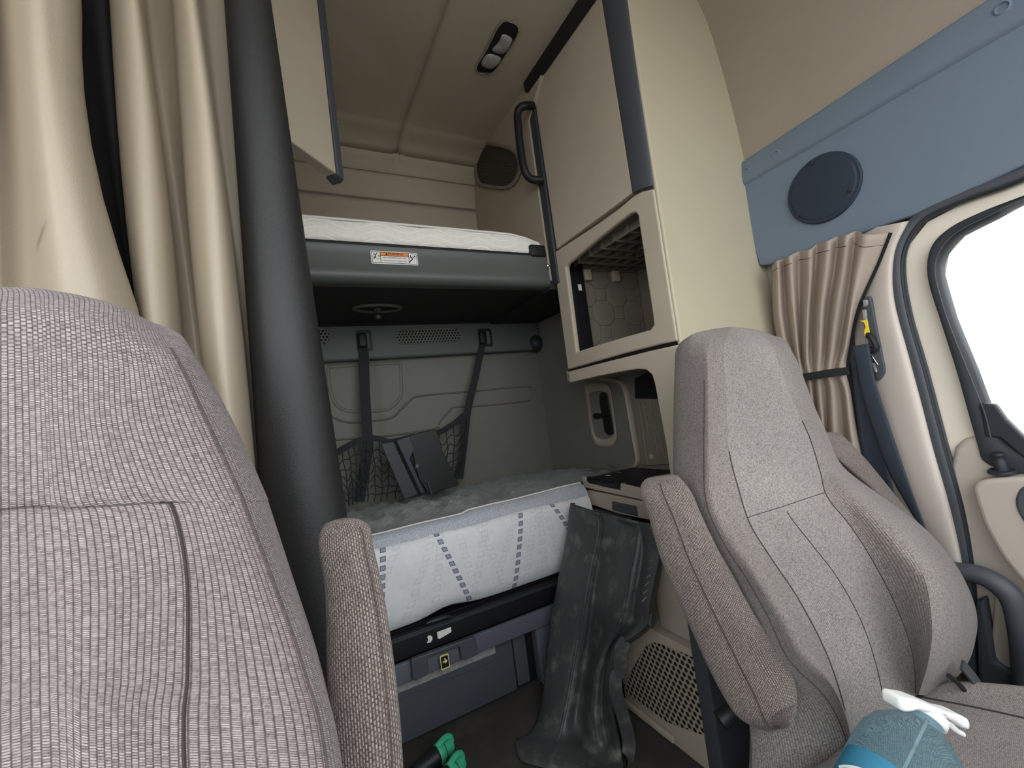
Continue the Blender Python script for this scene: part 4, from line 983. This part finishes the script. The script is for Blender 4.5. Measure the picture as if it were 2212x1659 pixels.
ends = [aX(*p, 1.436) for p in ((1597, 372), (1603, 352), (1617, 341), (1640, 420), (1690, 562), (1658, 573), (1646, 558), (1606, 415), (1596, 392))]
MB().plate(ends, (.02, 0, 0)).build('end_cap', M['slate'], hp_, bevel=.004)
sk_c = aX(1779, 408, 1.428); r_v = (aX(1779, 330, 1.428).z-aX(1779, 487, 1.428).z)/2; r_h = (aX(1698, 412, 1.428).y-aX(1860, 402, 1.428).y)/2
rS = (r_v+r_h)/2
MB().lathe([(rS, -.004), (rS, .006), (rS*.97, .010), (rS*.90, .010), (rS*.86, .013), (rS*.5, .017), (0, .018)], sk_c, (-1, 0, 0), 48).build('speaker_cover', M['speaker'], hp_, sharp=25)
for px in ((1836, 410), (1753, 352), (1722, 467)): MB().lathe([(.006, 0), (.006, .003), (.002, .004)], aX(*px, 1.414), (-1, 0, 0), 12).build('screw', M['seal'], hp_)
for px in ((2166, 18), (1677, 335), (1613, 372)):
    MB().lathe([(.014, -.004), (.014, .003), (.011, .005), (.009, .001), (.003, .001)], aX(*px, 1.425), (-1, 0, 0), 18).build('screw_cap', M['slate'], hp_)

# ================================================================== SEAT BELT
sb = thing('seat_belt', 'dark seat belt hanging from its yellow-tagged guide on the door pillar', 'belt', (1.42, .56, 1.05))
c9 = crop(1820, 640, .13258)
sl = [(390, -10), (455, 0), (560, 560), (690, 1180), (680, 1260), (600, 1370), (540, 1370), (480, 1000), (300, 300)]
MB().plate(roundpoly(pX(c9(sl), 1.418), .012), (.012, 0, 0)).build('slide_track', M['slate_dark'], sb, bevel=.004)
MB().plate(pX(c9([(320, 60), (400, 55), (405, 130), (380, 175), (330, 180)]), 1.408), (.008, 0, 0)).build('top_bolt', M['alu'], sb, bevel=.003)
MB().plate(pX(c9([(312, 225), (375, 220), (390, 385), (325, 385)]), 1.408), (.008, 0, 0)).build('tag_stem', M['alu'], sb, bevel=.002)
MB().plate(pX(c9([(280, 400), (395, 380), (440, 620), (362, 650), (350, 585), (375, 500), (345, 420)]), 1.405), (.004, 0, 0)).build('yellow_tag', M['yellow'], sb)
MB().tube([aX(x, y, 1.398) for x, y in c9([(395, 640), (455, 650), (540, 790), (540, 850), (480, 890), (420, 850)])], .008, 8, sm=3).build('guide_loop', M['black'], sb)
MB().plate(pX(c9([(440, 955), (470, 950), (585, 1120), (560, 1145)]), 1.408), (.004, 0, 0)).build('latch_blade', M['chrome'], sb, bevel=.001)
MB().plate(pX(c9([(470, 1085), (520, 1090), (560, 1230), (530, 1250), (490, 1160)]), 1.41), (.006, 0, 0)).build('lower_bolt', M['alu'], sb, bevel=.002)
bl = [(275, 850, 1.396), (395, 1400, 1.392)]
e1 = [(1841, 748), (1862, 850), (1890, 940), (1925, 1030), (1990, 1180), (2035, 1275)]
e2 = [(1876, 742), (1890, 820), (1915, 900), (1945, 990), (1984, 1100), (2060, 1290)]
rows = []
for k, (a, b) in enumerate(zip(e1, e2)):
    X = (1.394, 1.392, 1.388, 1.382, 1.37, 1.355)[k]; A_, B_ = aX(*a, X), aX(*b, X-.004)
    if k == 4: A_ = B_.lerp(A_, .5)
    if k == 5: A_ = B_.lerp(A_, .5)
    rows.append([A_, A_.lerp(B_, .5)+V(-.002, 0, 0), B_])
MB().grid(loft(rows, 3, 4)).build('webbing', M['webbing'], sb, solid=.003, sharp=80)
rows = []
for k, (a, b) in enumerate((((1838, 775), (1870, 765)), ((1846, 860), (1886, 850)), ((1862, 980), (1908, 960)), ((1888, 1080), (1930, 1060)), ((1915, 1180), (1950, 1160)))):
    X = 1.404+.006*k; A_, B_ = aX(*a, X), aX(*b, X); rows.append([A_, A_.lerp(B_, .5), B_])
MB().grid(loft(rows, 3, 4)).build('retractor_webbing', M['webbing'], sb, solid=.003, sharp=80)

# ================================================================== SEATS
def back_shell(rows, mat_side, mats, name, parent, seams, su=5, sv=5):
    """backrest as a closed loft; columns listed in mats become separate cloth panels"""
    G = loft(rows, su, sv, True); n = len(G[0])
    return G
ds = thing('driver_seat', 'grey cloth high-back driver seat beside the door, both armrests folded up', 'seat', (.9, .42, 0))
k1 = crop(1360, 680, .59)
SR = [  # A rear-left, B front-left edge, b bolster crown, C inner seam, D middle, E inner seam right, e crown, F outer right : (x, y, Y)
 [(235, 72, .655), (285, 58, .64), (330, 50, .635), (370, 46, .632), (430, 49, .63), (490, 62, .625), (520, 74, .625), (548, 90, .635)],
 [(174, 118, .70), (272, 140, .605), (300, 128, .598), (345, 115, .592), (430, 108, .585), (520, 118, .578), (565, 135, .578), (592, 150, .60)],
 [(165, 200, .705), (274, 240, .592), (300, 225, .585), (348, 215, .578), (440, 205, .57), (555, 200, .562), (595, 205, .566), (622, 215, .60)],
 [(161, 330, .70), (274, 380, .58), (305, 370, .572), (356, 360, .566), (460, 340, .556), (600, 320, .548), (640, 320, .552), (662, 325, .59)],
 [(160, 480, .69), (273, 530, .57), (312, 515, .562), (364, 500, .556), (490, 480, .545), (660, 455, .533), (698, 450, .538), (718, 450, .575)],
 [(163, 620, .675), (282, 690, .556), (335, 660, .545), (396, 630, .543), (530, 605, .528), (698, 580, .516), (745, 560, .518), (772, 556, .56)],
 [(195, 770, .66), (345, 835, .537), (390, 800, .522), (440, 765, .523), (575, 720, .505), (722, 665, .492), (830, 640, .470), (925, 672, .525)],
 [(262, 905, .64), (432, 970, .508), (470, 935, .490), (520, 895, .498), (670, 845, .484), (805, 770, .470), (945, 745, .425), (1085, 790, .495)],
 [(325, 1055, .62), (512, 1115, .492), (555, 1065, .470), (605, 1020, .479), (755, 955, .467), (880, 885, .450), (1040, 850, .390), (1200, 930, .462)],
 [(378, 1205, .60), (585, 1265, .478), (632, 1215, .452), (690, 1175, .463), (835, 1095, .452), (960, 1035, .435), (1110, 965, .362), (1267, 1090, .44)],
 [(425, 1390, .58), (712, 1395, .462), (738, 1350, .436), (752, 1325, .449), (890, 1240, .438), (1022, 1190, .42), (1130, 1130, .352), (1258, 1215, .43)],
 [(445, 1550, .56), (785, 1535, .452), (800, 1500, .432), (800, 1500, .445), (925, 1390, .432), (1044, 1310, .414), (1110, 1260, .362), (1205, 1315, .43)],
 [(450, 1700, .55), (822, 1720, .44), (832, 1690, .43), (838, 1680, .44), (935, 1520, .432), (1045, 1400, .416), (1060, 1392, .40), (1080, 1390, .44)]]
rows = []
for r in SR:
    P_ = [aY(*k1([(x, y)])[0], Y) for x, y, Y in r]
    rows.append(P_+[P_[-1]+V(-.04, .10, .0), V(P_[-1].x*.4+P_[0].x*.6, P_[0].y+.05, (P_[0].z+P_[-1].z)/2)])
rows.insert(0, [p.lerp(sum(rows[0], V(0, 0, 0))/len(rows[0])+V(0, .02, .0), .55)+V(0, .01, .0) for p in rows[0]])
SU, SV = 6, 6
GR = loft(rows, SU, SV, True)
def patch(G, c0, c1, r0=0, r1=None):
    r1 = len(G)-1 if r1 is None else r1
    return [[G[j][c % len(G[0])] for c in range(c0, c1+1)] for j in range(r0, r1+1)]
cB, cC, cE, cF = 1*SU, 3*SU, 5*SU, 7*SU
mb = MB(); mb.grid(patch(GR, cF, 10*SU+0)); mb.grid(patch(GR, 0, cB)); mb.build('side_cover', M['seatR'], ds, sharp=80)
MB().grid(patch(GR, cB, cC)).build('left_bolster', M['seatR'], ds, sharp=80)
MB().grid(patch(GR, cE, cF)).build('right_bolster', M['seatR'], ds, sharp=80)
MB().grid(patch(GR, cC, cE)).build('centre_panel', M['seatC'], ds, sharp=80)
def seam(G, col, r0, r1, r=.0009, parent=None, off=.0006):
    MB().tube([G[j][col]+V(0, -off, 0) for j in range(r0, r1+1)], r, 5).build('seam', M['seam'], parent)
nR = len(GR)-1
seam(GR, cC, 5*SV, nR-1, parent=ds); seam(GR, cE, 4*SV+3, nR-1, parent=ds); MB().tube([GR[j][cB]+V(0, -.0004, 0) for j in range(3*SV, nR)], .0013, 5).build('piping', M['seatA'], ds)
seam(GR, 4*SU, 7*SV, nR-SV, parent=ds, r=.0006)
MB().tube([GR[7*SV-1][c]+V(0, -.0006, 0) for c in range(cC, cE+1)], .0006, 5).build('seam', M['seam'], ds)

def pillow(outline_l, outline_r, Yl, Yr, th, name, parent, m, front=.035, wr=.004, creases=()):
    """a padded armrest folded upright: closed loft between two traced edges, with its own thickness"""
    rows = []; n = len(outline_l)
    for i, (a, b) in enumerate(zip(outline_l, outline_r)):
        A_, B_ = aY(*a, Yl[i]), aY(*b, Yr[i]); s = math.sin(math.pi*min(1, max(.0, (i+.35)/(n-.3))))**.35
        mid = (A_+B_)/2; t = th*s; f_ = front*s
        rows.append([A_, A_.lerp(B_, .12)+V(0, -f_*.62, 0), A_.lerp(B_, .34)+V(0, -f_*.9, 0), mid+V(0, -f_+wr*math.sin(i*2.3), 0), A_.lerp(B_, .68)+V(0, -f_*.9, 0), A_.lerp(B_, .9)+V(0, -f_*.55, 0), B_,
                     B_.lerp(A_, .1)+V(.0, t*.6, 0), mid+V(.0, t, 0), A_.lerp(B_, .1)+V(.0, t*.6, 0)])
    c0_ = sum(rows[0], V(0, 0, 0))/10; c1_ = sum(rows[-1], V(0, 0, 0))/10
    rows.insert(0, [p.lerp(c0_, .62)+V(0, 0, .004) for p in rows[0]]); rows.append([p.lerp(c1_, .62)+V(0, 0, -.004) for p in rows[-1]])
    G = loft(rows, 4, 5, True)
    o = MB().grid(G, closed=True, cap=True).build(name, m, parent, sharp=80)
    return G, o
al_ = k1([(60, 605), (45, 650), (80, 745), (118, 880), (165, 1000), (215, 1110), (290, 1280), (345, 1390), (400, 1475), (470, 1515)])
ar_ = k1([(175, 590), (222, 650), (262, 745), (318, 860), (375, 960), (435, 1070), (530, 1220), (592, 1320), (605, 1420), (585, 1485)])
n_ = 10
G, o = pillow(al_, ar_, [.635-.011*i for i in range(n_)], [.585-.0135*i for i in range(n_)], .03, 'armrest', ds, M['seatA'], .03)
MB().tube([G[j][7]+V(-.001, -.0012, 0) for j in range(7, len(G)-7)], .0011, 5).build('armrest_seam', M['seatA'], o)
MB().tube([(.66, .60, .30), (.72, .58, .33), (.80, .56, .36)], .016, 10).build('armrest_pivot', M['black'], ds)
# right armrest, mostly behind the backrest
bl_ = k1([(712, 440), (735, 500), (800, 560), (880, 630), (960, 710), (1040, 790)]); br_ = k1([(745, 432), (775, 440), (858, 525), (960, 650), (1030, 735), (1110, 830)])
pillow(bl_, br_, [.625, .60, .58, .555, .535, .515], [.63, .615, .59, .56, .535, .51], .03, 'armrest', ds, M['seatA'], .012)
# cushion
cu_rows = []
zc = .305
for v, (y, dz) in enumerate(((.47, -.06), (.45, -.012), (.41, .0), (.32, .012), (.20, .016), (.08, .012), (.0, -.01), (-.02, -.06))):
    r = []
    for u, (x, dx) in enumerate(((.62, -.07), (.625, -.02), (.66, .016), (.72, .004), (.90, .0), (1.08, .010), (1.15, .030), (1.215, .02), (1.225, -.07))):
        r.append(V(x, y, zc+dz+dx-(.0 if 1 < u < 7 else .0)))
    rt = 1.0+.16*min(1, max(0, (.47-y)/.30)); r = [V(p.x if p.x < .92 else .92+(p.x-.92)*(rt-.9)/.27*1.0, p.y-(max(0, p.x-1.0)*.35 if y > .3 else 0), p.z) for p in r]
    cu_rows.append(r)
Gc = loft(cu_rows, 4, 4)
MB().grid(Gc).build('cushion', M['seatR'], ds, solid=.02, offset=-1, sharp=80)
MB().tube([Gc[j][19]+V(0, 0, .001) for j in range(len(Gc))], .0014, 5).build('cushion_seam', M['seam'], ds)
MB().box((.66, .02, .10), (1.19, .50, .235), .03).build('seat_pan', M['seal'], ds)
MB().box((.72, .06, 0), (1.12, .46, .11), .01).build('pedestal', M['black'], ds)
# grey side cover low on the left
rows = []
for y, z in ((.60, .12), (.50, .16), (.35, .17), (.2, .15)):
    rows.append([V(.60, y, z-.10), V(.595, y, z-.02), V(.615, y, z+.008), V(.66, y, z+.005)])
MB().grid(loft(rows, 3, 4)).build('side_shield', M['slate'], ds, solid=.01, sharp=80)
bs_ = [aY(x, y, .36) for x, y in ((2078, 1436), (2092, 1452), (2112, 1478), (2122, 1500), (2128, 1530))]
bk_ = thing('belt_buckle', 'dark belt buckle stalk between the driver seat and the door', 'buckle', bs_[-1])
MB().ribbon(bs_, .008, (-.4, -1, .3), .005).build('stalk', M['slate_dark'], bk_)
q = aY(2118, 1488, .352); MB().tube([q, q+V(.012, .0, -.03)], (.005, .004), 8).build('white_tip', M['white_pl'], bk_)
MB().tube([aY(x, y, .37) for x, y in ((2050, 1460), (2072, 1478), (2088, 1500), (2094, 1530))], .004, 8, sm=3).build('cable', M['black'], bk_)

# near seat on the left: only the right half of its backrest is in view
ps = thing('passenger_seat', 'near grey cloth seat filling the lower left, its armrest folded up', 'seat', (-.30, .4, 0))
SL = [[(0, 622, .475), (110, 628, .475), (240, 655, .475), (325, 694, .48), (378, 718, .487)],
      [(0, 668, .428), (120, 676, .426), (250, 700, .426), (368, 752, .437), (420, 768, .475)],
      [(0, 770, .408), (125, 775, .406), (262, 785, .406), (398, 805, .42), (447, 812, .48)],
      [(0, 920, .393), (130, 920, .390), (275, 920, .390), (448, 912, .408), (500, 912, .475)],
      [(0, 1085, .385), (150, 1082, .380), (330, 1072, .382), (520, 1068, .398), (568, 1068, .465)],
      [(0, 1110, .388), (180, 1105, .382), (372, 1095, .384), (530, 1095, .396), (576, 1094, .463)],
      [(0, 1250, .370), (200, 1250, .362), (403, 1240, .368), (588, 1250, .386), (626, 1250, .455)],
      [(0, 1450, .352), (200, 1450, .344), (405, 1450, .352), (657, 1450, .372), (688, 1450, .445)],
      [(0, 1700, .336), (200, 1700, .328), (400, 1700, .336), (712, 1700, .356), (738, 1700, .435)]]
XM = -.30
rows = []
for r in SL:
    P_ = [aY(x, y, Y) for x, y, Y in r]
    mid = V(XM, P_[0].y-.001, P_[0].z+.003)
    mir = [V(2*XM-p.x, p.y, p.z) for p in P_[::-1]]
    bk2 = [P_[-1]+V(-.03, .05, 0), V(XM, P_[-1].y+.07, P_[0].z), mir[0]+V(.03, .05, 0)]
    rows.append([mid]+P_+bk2+mir)
for z, y in ((.50, .34), (.40, .34), (.33, .34)):
    last = rows[8]; zz = last[0].z
    rows.append([V(p.x, p.y-(zz-z)*.05, p.z-(zz-z)) for p in last])
_c = sum(rows[0], V(0, 0, 0))/len(rows[0])+V(0, .02, .004); _r0 = rows[0]
rows.insert(0, [p.lerp(_c, .18)+V(0, .003, .0035) for p in _r0]); rows.insert(0, [p.lerp(_c, .7)+V(0, .004, .004) for p in _r0])
GL = loft(rows, 6, 6, True); nL = len(GL[0])
MB().grid(GL, closed=True, cap=True).build('backrest', M['seatL'], ps, sharp=80)
MB().tube([GL[j][4*6]+V(.0003, -.0006, 0) for j in range(3*6, len(GL)-8)], .0011, 5).build('seam', M['seatA'], ps)
MB().tube([GL[j][3*6]+V(0, -.0002, 0) for j in range(6*6+2, len(GL)-8)], .0011, 5).build('seam', M['seam'], ps)
a1 = [(700, 1135), (688, 1165), (690, 1200), (700, 1260), (704, 1330), (705, 1420), (708, 1500), (715, 1600), (722, 1700), (735, 1850)]
a2 = [(780, 1123), (800, 1140), (806, 1180), (818, 1230), (832, 1300), (846, 1390), (856, 1470), (865, 1560), (872, 1670), (880, 1850)]
G, o = pillow(a1, a2, [.515-.008*i for i in range(10)], [.50-.008*i for i in range(10)], .03, 'armrest', ps, M['seatA'], .022, wr=.002)
MB().tube([G[j][18]+V(.0005, -.0008, 0) for j in range(8, len(G)-8)], .0011, 5).build('armrest_seam', M['seatA'], o)
MB().tube([(.0, .47, .34), (.05, .44, .36)], .015, 8).build('armrest_pivot', M['black'], ps)
MB().box((-.56, -.02, .16), (-.03, .42, .36), .05).build('cushion', M['seatL'], ps)
MB().box((-.50, .02, 0), (-.10, .40, .17), .01).build('pedestal', M['black'], ps)

# ================================================================== SPRAY BOTTLE on the driver seat
bt = thing('spray_bottle', 'clear blue spray bottle with a white trigger head on the driver seat', 'bottle', (.80, .30, .33))
cb = crop(1780, 1380, .1953)
def bp_(x, y, D): return aD(*cb([(x, y)])[0], D)
nk = bp_(1150, 880, .60); ctr = bp_(940, 1330, .575)
ax = (nk-ctr).normalized(); L0 = (nk-ctr).length
pw = .057
prof = [(pw*.9, -L0*2.0), (pw, -L0*1.9), (pw, -L0*.25), (pw*.97, L0*.08), (pw*.86, L0*.36), (pw*.62, L0*.62), (pw*.36, L0*.80), (pw*.30, L0*.92), (pw*.30, L0*1.06)]
body = MB().lathe(prof, ctr, ax, 40).build('bottle', M['bottle'], bt, sharp=50)
MB().lathe([(pw*.86, -L0*1.85), (pw*.95, -L0*1.8), (pw*.95, -L0*.62), (pw*.93, -L0*.6)], ctr, ax, 40).build('liquid', M['liquid'], bt, sharp=50)
MB().tube([ctr+ax*(L0*1.0), ctr+ax*(L0*.4)+V(-.004, 0, 0), ctr-ax*L0*1.4+V(-.01, 0, 0)], .0022, 8).build('dip_tube', M['alu'], bt)
la = MB(); lring_ = []
u_ = ax.orthogonal().normalized(); w2_ = ax.cross(u_)
tocam = (V(0, 0, H)-ctr); tocam -= ax*tocam.dot(ax); tocam.normalize(); sdv = ax.cross(tocam)
rows = []
for k in range(17):
    a = -1.05+2.1*k/16
    dirv = tocam*math.cos(a)+sdv*math.sin(a)
    rows.append([ctr+dirv*(pw+.0008)+ax*(-L0*1.85), ctr+dirv*(pw+.0008)+ax*(-L0*1.0-.2*L0*(a/1.05)**2)])
la.grid(rows).build('bottle_label', M['label_teal'], bt, solid=.0006)
r0 = rows; MB().tube([r[1]+V(0, 0, .0004) for r in rows], .0018, 6).build('label_border', M['white'], bt)
Y0 = .60
MB().lathe([(pw*.33, L0*.93), (pw*.36, L0*.96), (pw*.36, L0*1.12), (pw*.28, L0*1.16)], ctr, ax, 28).build('collar', M['white_pl'], bt)
hd_ = [(855, 665), (870, 655), (960, 672), (1060, 690), (1200, 745), (1400, 830), (1515, 850), (1615, 895), (1630, 940), (1630, 1020), (1540, 990), (1520, 960), (1400, 905), (1300, 900), (1270, 960), (1330, 975), (1290, 960), (1180, 830), (1050, 800), (960, 815), (880, 820), (850, 780)]
hd_ = [(848, 690), (870, 656), (960, 672), (1060, 690), (1200, 745), (1400, 830), (1515, 852), (1615, 893), (1632, 945), (1628, 1025), (1540, 995), (1440, 920), (1330, 870), (1250, 900), (1180, 830), (1050, 800), (960, 822), (880, 820), (852, 780)]
MB().plate([bp_(x, y, Y0-.012) for x, y in hd_], (.006, .026, 0)).build('sprayer_head', M['white_pl'], bt, bevel=.004)
tg = [(1200, 830), (1300, 880), (1380, 905), (1450, 940), (1500, 1000), (1588, 1055), (1585, 1110), (1500, 1070), (1420, 1010), (1380, 975), (1310, 985), (1250, 930)]
MB().plate([bp_(x, y, Y0-.006) for x, y in tg], (.004, .014, 0)).build('trigger', M['white_pl'], bt, bevel=.003)
